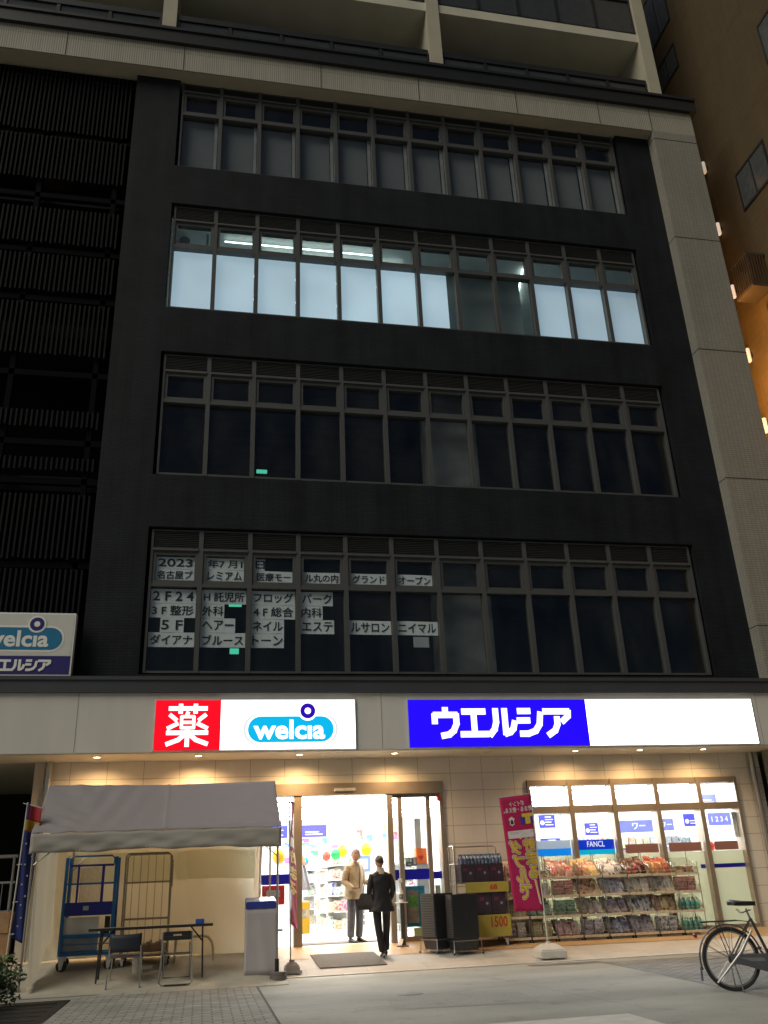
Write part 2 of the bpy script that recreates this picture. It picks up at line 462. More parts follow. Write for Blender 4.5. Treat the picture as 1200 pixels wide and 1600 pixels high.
for (xa, ya), (xb, yb) in (((2.2, -3.3), (6.7, -2.7)), ((4.9, -3.0), (5.3, -6.8)), ((2.0, -5.2), (3.1, -5.3))):
    m = MB(); q = 26; pts = [(xa + (xb - xa) * i / q + rk_.uniform(-.03, .03), ya + (yb - ya) * i / q + rk_.uniform(-.05, .05)) for i in range(q + 1)]
    P = []
    for i, (x, y) in enumerate(pts): P += [(x - .002, y - .004, .004), (x + .002, y + .004, .004)]
    m.add(P, [(2 * i, 2 * i + 2, 2 * i + 3, 2 * i + 1) for i in range(q)])
    struct(m.build('pavement_crack', mat('crack_dark', (.07, .07, .065), .9)))
for x in (1.905,): struct(MB().box(x, x + .02, -9.5, -2.35, -.02, .005).build('pavement_joint', mat('joint_dark', (.10, .10, .09), .8)))
hc = MB(); hc.lathe([(.001, .006), (.13, .006), (.135, .004), (.15, .004), (.155, .002)], (3.55, -4.3, 0), 28); hc.lathe([(.05, .0061), (.07, .009), (.09, .0061)], (3.55, -4.3, 0), 20)
tag(hc.build('water_cover', mat('water_cover_iron', (.16, .16, .15), .6, .3, var=.3, scale=30), None, None, True), 'small round iron utility cover in the grey footway before the entrance', 'utility cover')
# forecourt
def fore(x0, x1, y0, y1, dz, nx, ny):
    return MB().sheet(lambda u, v: (x0 + u * (x1 - x0), y0 + v * (y1 - y0), G(x0 + u * (x1 - x0), y0 + v * (y1 - y0)) + dz), nx, ny)
struct(fore(-9, 2.35, -2.1, .52, .006, 60, 12).build('forecourt', mat('forecourt_concrete', (.44, .41, .335), .8, var=.12, scale=3, bump=.2)))
struct(fore(2.35, 15, -1.25, .52, .008, 60, 12).build('forecourt', bricks('forecourt_slab', (.5, .48, .44), (.46, .44, .41), (.3, .28, .26), .9, .45, .5, .004, .7, 'xy', .15, .08)))
struct(fore(2.42, 12.7, -.34, .52, .014, 60, 8).build('forecourt', bricks('shop_front_tile', (.48, .33, .18), (.42, .29, .16), (.3, .22, .14), .3, .3, 0, .004, .45, 'xy', .2, .08)))
# ================================================================== THE CORNER BUILDING
W = 0.8963           # window column
SILL = [4.693 + 3.8 * i for i in range(4)]
M_dark = bricks('dark_wall_tile', (.0165, .019, .023), (.0138, .016, .0195), (.0075, .009, .011), .2, .05, .5, .006, .6, 'xz', .3, .28, 0, .15)
M_beige = bricks('beige_mosaic_tile', (.29, .28, .24), (.26, .25, .215), (.18, .172, .15), .1, .05, 0, .006, .6, 'xz', .35, .06)
M_beige_rib = bricks('beige_rib_tile', (.40, .38, .31), (.37, .35, .285), (.19, .18, .15), .05, .6, 0, .007, .6, 'xz', .6, .06)
M_soff = mat('beige_render', (.42, .39, .30), .8, var=.06, scale=2)
M_fasc = mat('fascia_panel', (.62, .60, .54), .45, var=.07, scale=1.5, stretch=(1.6, 1.6, .25))
M_black = mat('black_metal', (.022, .023, .025), .45, .2, var=.15)
M_band = mat('canopy_dark_metal', (.075, .077, .084), .4, .3, var=.08, scale=2)
M_frame = mat('bronze_grey_aluminium', (.078, .080, .079), .5, .15, var=.06)
M_glass = glass('window_glass', dust=.022)
M_shopglass = glass('shop_glass')
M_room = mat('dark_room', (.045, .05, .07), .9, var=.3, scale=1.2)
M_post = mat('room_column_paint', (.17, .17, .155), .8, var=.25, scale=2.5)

B = thing('commercial_building', 'dark tiled five storey building with beige frame over a lit drugstore', 'building', (5.4, .3, 0))
BL = (-5.4, -.3, 0)      # parts are drawn in place
def part(mb, name, m, smooth=False, parent=None): return mb.build(name, m, B if parent is None else parent, BL if parent is None else None, smooth)

# dark tiled wall with four long openings
wm = MB(); X0, X1, XL, XR = -.06, 12 * W + .06, -1.03, 11.86
wm.box(XL, X0, -.12, .3, 4.53, 18.66); wm.box(X1, XR, -.12, .3, 4.53, 18.66)
zs = [4.53]
for s in SILL: zs += [s - .04, s + 2.70]
for i in range(0, 8, 2): wm.box(X0, X1, -.12, .3, zs[i], min(zs[i + 1], 18.66))
part(wm, 'wall', M_dark)
# rooms behind the glass
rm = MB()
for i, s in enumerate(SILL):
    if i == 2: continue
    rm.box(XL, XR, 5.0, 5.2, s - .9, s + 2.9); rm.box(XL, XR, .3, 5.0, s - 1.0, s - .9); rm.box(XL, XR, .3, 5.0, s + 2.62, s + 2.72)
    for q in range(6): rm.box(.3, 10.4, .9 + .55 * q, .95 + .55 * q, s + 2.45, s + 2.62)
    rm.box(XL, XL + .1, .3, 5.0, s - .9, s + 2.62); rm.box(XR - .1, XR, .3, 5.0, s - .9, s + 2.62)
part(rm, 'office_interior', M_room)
pm = MB()
for s in (SILL[0], SILL[1]): pm.box(6 * W + .02, 7 * W + .25, .36, .75, s - .9, s + 2.6)
part(pm, 'interior_column', M_post)
s = SILL[2]
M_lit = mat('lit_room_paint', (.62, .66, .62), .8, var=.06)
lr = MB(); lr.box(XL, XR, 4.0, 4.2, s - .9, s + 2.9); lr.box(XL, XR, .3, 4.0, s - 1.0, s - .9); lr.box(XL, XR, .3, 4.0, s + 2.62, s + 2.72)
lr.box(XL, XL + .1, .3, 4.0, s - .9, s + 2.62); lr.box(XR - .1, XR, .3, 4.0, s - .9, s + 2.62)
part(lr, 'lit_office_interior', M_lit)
M_greyg = mat('partition_grey_green', (.22, .26, .23), .8, var=.06, scale=.8)
part(MB().box(6 * W + .6, 9 * W - .1, .5, .62, s - .9, s + 1.9), 'interior_partition', M_greyg)
dk = MB(); dk.tube([(.22, .6, s + 2.3), (.22, 2.2, s + 2.3)], .12, 14); dk.tube([(.72, .7, s + 2.6), (.72, .7, s + 2.0)], .03)
part(dk, 'air_duct', mat('galvanised', (.35, .36, .35), .4, .6))
M_tube = emis('office_tube', (.86, 1.0, .95), 4.5)
for (xa, xb, y) in ((1.1, 4.6, .75), (2.0, 5.3, 1.05), (1.4, 4.9, 1.9), (1.4, 4.9, 2.8)):  # deeper tubes are out of sight, added to brighten the transoms
    part(MB().tube([(xa, y, s + 2.5), (xb, y, s + 2.5)], .016), 'ceiling_lamp', M_tube)
part(MB().tube([(8.25, .8, s + 2.55), (8.55, 2.2, s + 2.55)], .022), 'ceiling_lamp', M_tube)
EX1, EX2, EX3 = (1.58, 5.36), (1.6, 6.58), (2.05, 9.26)
M_exit = emis('exit_lamp_green', (.10, .80, .48), .75)
ex = part(MB().rbox(EX1[0] - .085, EX1[0] + .085, 1.0, 1.06, EX1[1] - .05, EX1[1] + .05, .008), 'exit_lamp', M_exit)
part(MB().rbox(EX2[0] - .13, EX2[0] + .13, 2.0, 2.06, EX2[1] - .03, EX2[1] + .03, .008), 'exit_lamp', M_exit)
part(MB().rbox(EX3[0] - .11, EX3[0] + .11, 1.2, 1.26, EX3[1] - .035, EX3[1] + .035, .008), 'exit_lamp', M_exit)

# the 48 windows: frame with louver, panes and blind of its own
def frame_mb():
    m = MB(); h = 2.674
    for x in (0, W):      # half mullions
        a, b = (0, .042) if x == 0 else (W - .042, W)
        m.box(a, b, -.055, .1, 0, h)
    m.box(.042, W - .042, -.045, .1, 0, .04)
    m.box(.042, W - .042, -.05, .1, 1.572, 1.64); m.box(.042, W - .042, -.03, .1, 1.64, 1.70)
    m.box(.042, W - .042, -.03, .1, 2.185, 2.26); m.box(.042, W - .042, -.075, .1, 2.26, 2.305)
    m.box(.042, W - .042, -.05, .1, h - .03, h)
    for a, b in ((.042, .1), (W - .1, W - .042)): m.box(a, b, -.03, .09, 1.70, 2.185)
    return m
def louver_mb():
    m = MB()
    for i in range(9):
        z = 2.325 + i * .036
        m.add([(.042, -.04, z), (W - .042, -.04, z), (W - .042, .03, z + .03), (.042, .03, z + .03), (.042, -.04, z + .007), (W - .042, -.04, z + .007), (W - .042, .03, z + .037), (.042, .03, z + .037)],
              [(0, 3, 2, 1), (4, 5, 6, 7), (0, 1, 5, 4), (1, 2, 6, 5), (2, 3, 7, 6), (3, 0, 4, 7)])
    m.box(.042, W - .042, .06, .09, 2.305, 2.644)
    return m
M_blind_grey = mat('roller_blind_grey', (.21, .21, .20), .85, var=.07, scale=1.5)
def backlit(name, c, e):  # blind emits light itself, in place of room light shining through
    m, n, b, L = nmat(name)
    tc = n.nodes.new('ShaderNodeTexCoord'); nz = n.nodes.new('ShaderNodeTexNoise')
    nz.inputs['Scale'].default_value = .55; nz.inputs['Detail'].default_value = 2
    oi = n.nodes.new('ShaderNodeObjectInfo'); ad = n.nodes.new('ShaderNodeVectorMath'); ad.operation = 'ADD'
    L(tc.outputs['Object'], ad.inputs[0]); L(oi.outputs['Location'], ad.inputs[1]); L(ad.outputs[0], nz.inputs['Vector'])
    mr = n.nodes.new('ShaderNodeMapRange'); mr.inputs[1].default_value = .3; mr.inputs[2].default_value = .7
    mr.inputs[3].default_value = e * .84; mr.inputs[4].default_value = e * 1.12
    rr_ = n.nodes.new('ShaderNodeMapRange'); rr_.inputs[3].default_value = .9; rr_.inputs[4].default_value = 1.08; L(oi.outputs['Random'], rr_.inputs[0])
    ml = n.nodes.new('ShaderNodeMath'); ml.operation = 'MULTIPLY'
    L(nz.outputs['Fac'], mr.inputs[0]); L(mr.outputs[0], ml.inputs[0]); L(rr_.outputs[0], ml.inputs[1]); L(ml.outputs[0], b.inputs['Emission Strength'])
    b.inputs['Base Color'].default_value = (.6, .62, .62, 1); b.inputs['Emission Color'].default_value = (*c, 1); b.inputs['Roughness'].default_value = .9
    return m
M_blit1 = backlit('glowing_blind', (.60, .80, .90), .66)
M_blit2 = backlit('glowing_blind_dim', (.56, .76, .88), .50)
fm, lm = frame_mb(), louver_mb()
w0 = fm.build('window', M_frame, B, (0, 0, 0)); frame_me = w0.data; bpy.data.objects.remove(w0)
def mk(mb, name, m):
    o = mb.build(name, m); me = o.data; bpy.data.objects.remove(o); return me
louv_me = mk(lm, 'louver', M_frame)
lowp = mk(MB().box(.042, W - .042, .035, .045, .04, 1.572), 'lower_pane', M_glass)
upp = mk(MB().box(.1, W - .1, .035, .045, 1.70, 2.185), 'upper_pane', M_glass)
bl5 = mk(MB().box(.05, W - .13, .16, .168, .02, 1.60), 'blind', M_blind_grey)
bl5e = mk(MB().box(W - .125, W - .055, .075, .095, .02, 1.56), 'side_seal', mat('pale_seal', (.32, .32, .30), .7))
bl4a = mk(MB().box(.045, W - .045, .10, .106, -.02, 1.60), 'blind', M_blit1)
bl4b = mk(MB().box(.045, W - .045, .10, .106, -.02, 1.60), 'blind', M_blit2)
bl4c = mk(MB().box(.045, W - .21, .10, .106, -.02, 1.60), 'blind', M_blit1)
for i, s in enumerate(SILL):
    for c in range(12):
        wi = link('window', frame_me, B, (c * W - 5.4, -.3, s))
        link('louver', louv_me, wi); link('lower_pane', lowp, wi); link('upper_pane', upp, wi)
        if i == 3:
            link('blind', bl5, wi); link('side_seal', bl5e, wi)
        if i == 2:
            if c < 6: link('blind', bl4a, wi)
            elif c == 6: link('blind', bl4c, wi)
            elif c > 8: link('blind', bl4b, wi)

# beige frame round the dark wall: beam above, pier at the right
bm_ = MB(); bm_.box(-9.5, 12.92, -.4, .3, 18.66, 19.42)
part(bm_, 'beam', M_beige_rib)
part(MB().box(11.72, 12.92, -.4, .3, 0, 18.66), 'pier', M_beige)
M_jt = mat('dark_joint', (.06, .056, .05), .8)
for z in (5.6, 8.83, 12.06, 15.25, 18.4): part(MB().box(11.716, 12.924, -.406, -.12, z, z + .018), 'tile_joint', M_jt)
for x in (-7.1, -2.6, .0, 3.2, 5.6, 8.1, 10.3, 11.72): part(MB().box(x, x + .018, -.405, -.3, 18.68, 19.42), 'tile_joint', M_jt)
part(MB().box(-9.5, 11.72, -.36, .28, 18.645, 18.66), 'beam_soffit', M_soff)
cp = MB(); cp.box(-9.5, 13.02, -.50, .5, 19.42, 19.86); cp.box(-9.5, 13.06, -.54, -.50, 19.78, 19.86); cp.box(13.02, 13.06, -.5, .5, 19.42, 19.86)
part(cp, 'cornice', M_black)

# louvred left bay
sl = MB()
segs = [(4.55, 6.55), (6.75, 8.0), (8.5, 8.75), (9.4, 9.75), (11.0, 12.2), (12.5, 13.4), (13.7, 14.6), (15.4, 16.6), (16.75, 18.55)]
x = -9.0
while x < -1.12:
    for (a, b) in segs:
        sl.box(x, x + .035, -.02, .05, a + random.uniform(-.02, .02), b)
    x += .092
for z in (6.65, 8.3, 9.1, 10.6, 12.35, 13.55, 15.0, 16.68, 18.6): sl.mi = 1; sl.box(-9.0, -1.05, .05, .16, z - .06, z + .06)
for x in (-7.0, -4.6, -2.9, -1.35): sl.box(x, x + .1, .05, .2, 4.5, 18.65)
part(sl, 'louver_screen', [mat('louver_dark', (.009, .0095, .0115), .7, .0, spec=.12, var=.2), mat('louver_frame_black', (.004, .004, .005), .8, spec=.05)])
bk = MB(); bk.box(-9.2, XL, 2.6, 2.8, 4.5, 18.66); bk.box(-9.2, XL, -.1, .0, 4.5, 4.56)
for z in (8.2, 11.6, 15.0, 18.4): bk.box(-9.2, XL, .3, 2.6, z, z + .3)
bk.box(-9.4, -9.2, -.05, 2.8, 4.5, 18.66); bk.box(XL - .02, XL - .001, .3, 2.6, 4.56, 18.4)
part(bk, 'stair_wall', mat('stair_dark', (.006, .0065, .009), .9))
part(MB().box(-3.1, -2.3, .7, .72, 15.75, 16.45), 'stair_glow_panel', mat('stair_glow_brown', (.028, .02, .013), .9, spec=.05))  # panel added behind the slats; its brown stands in for a faint warm glow

# flats above: slabs, fins, glass railings
fl = MB()
for z in (22.28, 25.6):
    fl.box(-9.5, 12.1, -.1, 1.7, z, z + .3)
fl.box(-9.5, 12.1, 1.6, 1.9, 19.9, 29.0)
part(fl, 'balcony_slab', mat('balcony_paint', (.55, .53, .43), .8, var=.08, scale=1.2))
for x in (-6.9, -.58, 6.05, 12.08): part(MB().box(x, x + .33, -.16, 1.62, 19.9, 29.0), 'balcony_fin', M_soff)
M_rail_glass = mat('grey_balcony_glass', (.055, .06, .062), .2, var=.1)
for (a, b) in ((-6.5, -.62), (-.22, 6.02), (6.4, 12.05)):
    n = 5; wd = (b - a) / n
    for z0, z1 in ((19.92, 20.66), (22.62, 23.9), (25.94, 27.2)):
        rp = MB()
        rp.box(a, b, -.1, .0, z1, z1 + .17); rp.box(a, b, -.08, -.02, z0 + .0, z0 + .05)
        for q in range(n + 1): rp.box(a + q * wd - .04 * (q > 0), a + q * wd + .04 * (q < n), -.09, -.01, z0 + .05, z1)
        rl_ = part(rp, 'balcony_rail', M_black)
        for q in range(n): MB().box(a + q * wd + .05, a + (q + 1) * wd - .05, -.06, -.045, z0 + .06, z1 - .01).build('railing_glass', M_rail_glass, rl_)
dp = MB(); dp.tube([(11.75, 1.2, 19.9), (11.75, 1.2, 22.28)], .05, 10); dp.tube([(11.75, 1.2, 21.0), (11.75, 1.2, 21.1)], .065, 10)
part(dp, 'balcony_drainpipe', M_soff, True)

# canopy, fascia and soffit
cb_ = MB(); cb_.box(-9.5, 12.0, -.5, .3, 4.262, 4.53); cb_.box(-9.5, 12.03, -.53, -.5, 4.47, 4.53); cb_.box(-9.5, 12.0, -.52, -.5, 4.262, 4.29)
part(cb_, 'canopy_band', M_band)
part(MB().box(-9.5, 11.72, -.46, .5, 3.3, 4.26), 'fascia', M_fasc)
for x in (-8.2, -5.8, -3.4, -.95, 4.08, 11.3): part(MB().box(x, x + .01, -.463, -.45, 3.31, 4.255), 'panel_joint', mat('fascia_joint', (.3, .28, .24), .7))
part(MB().box(-9.5, 11.7, -.44, .49, 3.285, 3.3), 'canopy_soffit', mat('soffit_panel', (.62, .57, .46), .6, var=.04))
# downlights
M_dl = emis('downlight_lens', (1.0, .86, .66), 14.0)
M_ring = mat('lamp_ring', (.6, .58, .52), .35, .4)
for x, e in ((-.62, 120), (1.01, 210), (2.7, 190), (4.36, 120), (6.05, 3), (7.71, 105), (8.97, 105), (10.25, 95)):
    lit = e > 5
    dl = part(MB().lathe([(.058, -.012), (.075, -.012), (.078, 0), (.058, 0)], (x, -.12, 3.285), 18), 'downlight', M_ring, True)
    MB().lathe([(.0005, -.004), (.057, -.004)], (x, -.12, 3.283), 18).build('lens', M_dl if lit else M_ring, dl)
    if lit:
        ld = bpy.data.lights.new('downlight_beam', 'SPOT'); ld.energy = e; ld.spot_size = R(150); ld.spot_blend = 1.0
        ld.color = (1.0, .60, .27); ld.shadow_soft_size = .05
        lo = bpy.data.objects.new('downlight_beam', ld); col.objects.link(lo); lo.location = (x, -.10, 3.26); lo.rotation_euler = (R(10), 0, 0)

# the rest of the block: back, sides and roof
bs_ = MB(); bs_.box(-9.5, 12.7, 11.2, 11.5, 0, 29); bs_.box(12.5, 12.9, .3, 11.2, 0, 19.4); bs_.box(-9.5, -9.4, .3, 11.2, 4.3, 29); bs_.box(-9.5, 12.7, .3, 11.2, 3.3, 3.7); bs_.box(-9.4, 12.5, 1.9, 11.2, 28.7, 29)
part(bs_, 'rear_wall', M_soff)
# ground floor walls
M_panel = bricks('shop_wall_panel', (.72, .68, .59), (.70, .66, .57), (.36, .33, .28), .6, .3, 0, .005, .55, 'xz', .35, .04)
gw = MB()
gw.box(-1.5, 2.05, .5, .75, .0, 3.286); gw.box(2.05, 5.33, .5, .75, 2.86, 3.286); gw.box(5.33, 6.93, .5, .75, .0, 3.286)
gw.box(6.93, 11.16, .5, .75, 2.84, 3.286); gw.box(11.16, 11.75, .5, .75, .0, 3.286); gw.box(6.93, 11.16, .5, .75, -.05, .2)
part(gw, 'shop_wall', M_panel)
part(MB().box(-1.66, -1.5, .42, .9, 0, 3.286), 'wall_return', mat('return_beige', (.40, .37, .31), .6, var=.05))
part(MB().box(-9.4, -1.66, 5.5, 5.7, 0, 4.2), 'passage_wall', mat('passage_dark', (.012, .012, .013), .9))
part(MB().box(-9.4, -9.2, -.3, 5.5, 0, 4.2), 'passage_wall', mat('passage_dark', (.012, .012, .013), .9))
M_st = mat('pipe_steel', (.55, .54, .5), .28, .9, var=.05)
for x, y in ((-1.43, .40), (11.53, .40)):
    pp = MB(); pp.tube([(x, y, 0), (x, y, 3.286)], .05, 14)
    for z in (.9, 2.1, 3.0): pp.tube([(x, y, z), (x, y, z + .04)], .058, 14)
    part(pp, 'drainpipe', M_st, True)

# entrance: automatic doors
M_al = mat('shop_front_aluminium', (.34, .29, .23), .38, .5, var=.05)
ed = MB(); ed.box(2.05, 5.33, .44, .72, 2.66, 2.86); ed.box(2.05, 2.11, .46, .72, .22, 2.66); ed.box(5.26, 5.33, .46, .72, .2, 2.66)
ed.box(2.66, 2.80, .46, .70, .22, 2.66); ed.box(4.30, 4.40, .46, .6, .22, 2.66); ed.box(4.5, 4.58, .5, .62, .22, 2.62)
ed.box(4.58, 5.26, .52, .60, .2, .36); ed.box(4.4, 4.58, .5, .62, .2, .26); ed.box(2.11, 2.66, .52, .6, .2, .3); ed.box(4.4, 5.26, .5, .62, 2.6, 2.66); ed.box(5.02, 5.1, .53, .61, .36, 2.6)
dr = part(ed, 'entrance_door', M_al)
MB().box(4.58, 5.02, .55, .558, .36, 2.6).build('door_pane', M_shopglass, dr)
MB().box(5.1, 5.26, .55, .558, .36, 2.6).build('door_pane', M_shopglass, dr)
MB().box(2.11, 2.66, .55, .558, .3, 2.66).build('door_pane', M_shopglass, dr)
MB().box(4.4, 4.5, .55, .558, .26, 2.6).build('door_pane', M_shopglass, dr)
MB().rbox(3.36, 3.74, .40, .44, 2.72, 2.77, .008).build('door_sensor', mat('sensor_grey', (.55, .52, .47), .4), dr)
MB().rbox(5.21, 5.27, .42, .46, 2.52, 2.6, .006).build('alarm_lamp', mat('alarm_red', (.5, .02, .015), .3), dr)
M_bblue = mat('door_band_blue', (.008, .01, .46), .35, var=.03)
bb = MB(); bb.box(4.41, 4.49, .542, .549, 1.24, 1.41); bb.box(4.58, 5.02, .542, .549, 1.24, 1.41); bb.box(5.1, 5.25, .542, .549, 1.24, 1.36); bb.box(2.12, 2.655, .542, .549, 1.25, 1.41)
bb.build('door_band', M_bblue, dr)

# shop window of five bays
sw = MB(); XS = [6.93, 7.745, 8.595, 9.46, 10.345, 11.16]
sw.box(6.93, 11.16, .46, .72, 2.74, 2.84); sw.box(6.93, 11.16, .46, .72, 2.26, 2.38); sw.box(6.93, 11.16, .46, .72, .2, .28)
for i, x in enumerate(XS):
    a, b = (x, x + .05) if i == 0 else ((x - .06, x) if i == 5 else (x - .045, x + .045))
    sw.box(a, b, .44, .7, .2, 2.84)
shw = part(sw, 'shop_window', M_al)
M_film = cloth('frosted_film', (.72, .71, .58), .55)
BAND = [None, None, None, None, None]
for i in range(5):
    a, b = XS[i] + .048, XS[i + 1] - .048
    MB().box(a, b, .56, .568, 2.38, 2.74).build('upper_pane', M_shopglass, shw)
    MB().box(a, b, .56, .568, .28, 2.26).build('lower_pane', M_shopglass, shw)
    MB().box(a, b, .575, .579, .28, 1.53).build('frosted_film', M_film, shw)
def wband(i, z0, z1, c, name, em=.0, x0=0, x1=0):
    a, b = XS[i] + .055 + x0, XS[i + 1] - .055 - x1
    m = emis(name, c, em) if em else mat(name, c, .5, var=.05)  # printed bands glow by their own emission though they are no lamps
    return MB().box(a, b, .570, .5735, z0, z1).build('window_band', m, shw)
wband(0, 1.66, 1.80, (.50, .60, .72), 'band_pale', .6); wband(0, 1.535, 1.66, (.0, .28, .9), 'band_sky', .75)
b1 = wband(1, 1.62, 1.79, (.0, .045, .72), 'band_royal', .6); wband(1, 1.535, 1.62, (.0, .5, .75), 'band_cyan', .7)
text_mb('FANCL', 8.01, 8.35, 1.668, 1.762, .5695, .0, .001).build('lettering', emis('white_print_glow', (1, 1, 1), .9), b1)
for i, (x0, x1) in ((2, (.1, .0)), (3, (.1, .02)), (4, (.14, .08))): wband(i, 1.535, 1.69, (.32, .12, .075), 'band_brown', .45, x0, x1)
wband(3, 1.23, 1.30, (.012, .012, .5), 'band_navy', 0, .68, 0); wband(4, 1.23, 1.30, (.012, .012, .5), 'band_navy', 0, 0, 0)
# shop room
M_wh = mat('shop_white', (.82, .82, .8), .6, var=.02)
M_flr = mat('shop_floor', (.74, .72, .66), .3, var=.04)
it = MB(); it.box(.3, 11.7, 11, 11.2, .28, 3.0); it.box(.2, .3, .75, 11, .28, 3.0); it.box(11.7, 11.8, .75, 11, .28, 3.0); it.box(.3, 11.7, .75, 11, 2.95, 3.05)
part(it, 'shop_interior', M_wh)
part(MB().box(.3, 11.7, .52, 11, .1, .285), 'shop_floor', M_flr)
M_strip = emis('shop_ceiling_lamp', (1.0, .99, .96), 26.0)
for i in range(7):
    y = 1.15 + i * 1.35
    part(MB().box(.8, 11.4, y, y + .3, 2.90, 2.948), 'shop_lamp', M_strip)
# ================================================================== SIGNS
def ring_logo(sg, px0, px1, pz0, pz1, rx, rz, rr, tx0, tx1, tz0, tz1, y, Mw, Mc, Mn, bold=.028):
    """white-rimmed pill with a ring above the i"""
    m = MB(); m.prism(pill(px0 - .035, px1 + .035, pz0 - .035, pz1 + .035), y - .004, y); m.build('logo_rim', Mw, sg)
    m = MB(); m.prism(pill(px0, px1, pz0, pz1), y - .008, y - .004); m.build('logo_pill', Mc, sg)
    MB().prism(disc(rx, rz, rr * 1.28), y - .0095, y - .0081).build('ring_rim', Mw, sg)
    MB().prism(disc(rx, rz, rr), y - .012, y - .0096).build('ring', Mn, sg)
    MB().prism(disc(rx, rz, rr * .42), y - .0145, y - .0121).build('ring_eye', Mw, sg)
    text_mb('welc\u0131a', tx0, tx1, tz0, tz1, y - .0081, bold, .004).build('lettering', Mw, sg)
S_white = emis('sign_white', (1, 1, 1), 3.2)
S_red = emis('sign_red', (.84, .0, .012), 1.0)
S_cyan = emis('sign_cyan', (.0, .42, .76), .95)
S_blue = emis('sign_blue', (.014, .0, .86), .95)
S_navy = emis('sign_navy', (.02, .0, .36), 1.0)
S_side = mat('sign_case', (.55, .55, .55), .4, .3)
S_lit = emis('sign_letter_white', (1, 1, 1), 1.5)

def kata_welcia(x0, x1, z0, z1, y, d=.004):
    """five heavy rounded-square katakana drawn as thick strokes"""
    m = MB(); w = (x1 - x0) / 5.0; h = z1 - z0; T = h * .2
    def st(i, lines, t=T):
        strokes(m, [[(x0 + w * (i + .5 + (px - .5) * .90), z0 + h * (.09 + pz * .82)) for px, pz in ln] for ln in lines], t, y, d)
    st(0, [[(.5, 1.05), (.5, .8)], [(.08, .5), (.08, .8), (.92, .8), (.92, .45), (.8, .18), (.62, .03), (.36, -.02)]])
    st(1, [[(.08, .93), (.92, .93)], [(.5, .93), (.5, .03)], [(.0, .03), (1., .03)]])
    st(2, [[(.26, 1.0), (.26, .5), (.18, .22), (.0, .0)], [(.62, 1.0), (.62, .04), (.8, .1), (.93, .24), (1.0, .5)]])
    st(3, [[(.08, .94), (.5, .94)], [(.04, .56), (.46, .56)], [(.12, .03), (.4, .03), (.7, .14), (.88, .4), (.95, .85)]])
    st(4, [[(.0, .92), (.98, .92), (.96, .72), (.72, .52)], [(.5, .66), (.5, .4), (.38, .15), (.12, -.02)]])
    return m
# lit box at the left: red square with the medicine character, then the logo
sg = thing('lit_shop_sign', 'long backlit sign with a white 薬 on red and a cyan welcia logo above the entrance', 'sign', (1.95, -.5, 3.32), 0, 'backlit signs on the fascia')
_build = MB.build
def build_rel(s, name, mats, parent=None, loc=None, smooth=False):
    """world-drawn parts of an unrotated thing: shift into the thing's own space"""
    if parent is not None and loc is None:
        root = parent if parent.parent is None else parent.parent
        if root.get('world_drawn'): s.xf(Matrix.Translation(-root.location))
    return _build(s, name, mats, parent, loc, smooth)
MB.build = build_rel
def wthing(*a, **k):
    o = thing(*a, **k); o['world_drawn'] = 1; return o
sg['world_drawn'] = 1
MB().rbox(.27, 3.63, -.5, -.46, 3.30, 4.15, .01).build('case', S_side, sg)
MB().box(1.352, 3.61, -.515, -.5, 3.32, 4.13).build('white_panel', S_white, sg)
MB().box(.29, 1.35, -.515, -.5, 3.32, 4.13).build('red_panel', S_red, sg)
def kusuri(x0, x1, z0, z1, y, d=.005):
    m = MB(); w_, h_ = x1 - x0, z1 - z0
    T = lambda lines, t: strokes(m, [[(x0 + a * w_, z0 + b * h_) for a, b in ln] for ln in lines], t * h_, y, d)
    T([[(.08, .90), (.92, .90)], [(.33, .99), (.33, .80)], [(.67, .99), (.67, .80)]], .105)
    T([[(.5, .80), (.47, .72)]], .09)
    T([[(.36, .70), (.64, .70)], [(.36, .70), (.36, .43)], [(.64, .70), (.64, .43)], [(.36, .56), (.64, .56)], [(.36, .43), (.64, .43)]], .075)
    T([[(.10, .74), (.24, .62)], [(.06, .42), (.27, .53)], [(.90, .74), (.76, .62)], [(.94, .42), (.73, .53)]], .095)
    T([[(.05, .31), (.95, .31)], [(.5, .40), (.5, .0)]], .105)
    T([[(.46, .28), (.30, .14), (.05, .04)], [(.54, .28), (.70, .14), (.95, .04)]], .105)
    return m
kusuri(.46, 1.17, 3.39, 4.06, -.515).build('lettering', S_lit, sg)
ring_logo(sg, 1.80, 3.24, 3.43, 3.855, 2.80, 3.945, .128, 1.89, 3.09, 3.475, 3.80, -.515, S_lit, S_cyan, S_navy)
rb = MB(); rb.prism(pill(1.72, 3.32, 3.375, 3.91), -.5162, -.5151); rb.build('logo_hairline', emis('sign_hairline', (.75, .8, .85), .8), sg)
# lit box at the right
sg2 = wthing('lit_shop_sign', 'long backlit sign, blue with white ウエルシア and a blank white right part', 'sign', (7.85, -.5, 3.32), 0, 'backlit signs on the fascia')
MB().rbox(4.53, 11.19, -.5, -.46, 3.30, 4.15, .01).build('case', S_side, sg2)
MB().box(4.55, 7.84, -.515, -.5, 3.32, 4.13).build('blue_panel', S_blue, sg2)
MB().box(7.842, 11.17, -.515, -.5, 3.32, 4.13).build('white_panel', S_white, sg2)
kata_welcia(4.95, 7.52, 3.47, 4.0, -.515).build('lettering', S_lit, sg2)
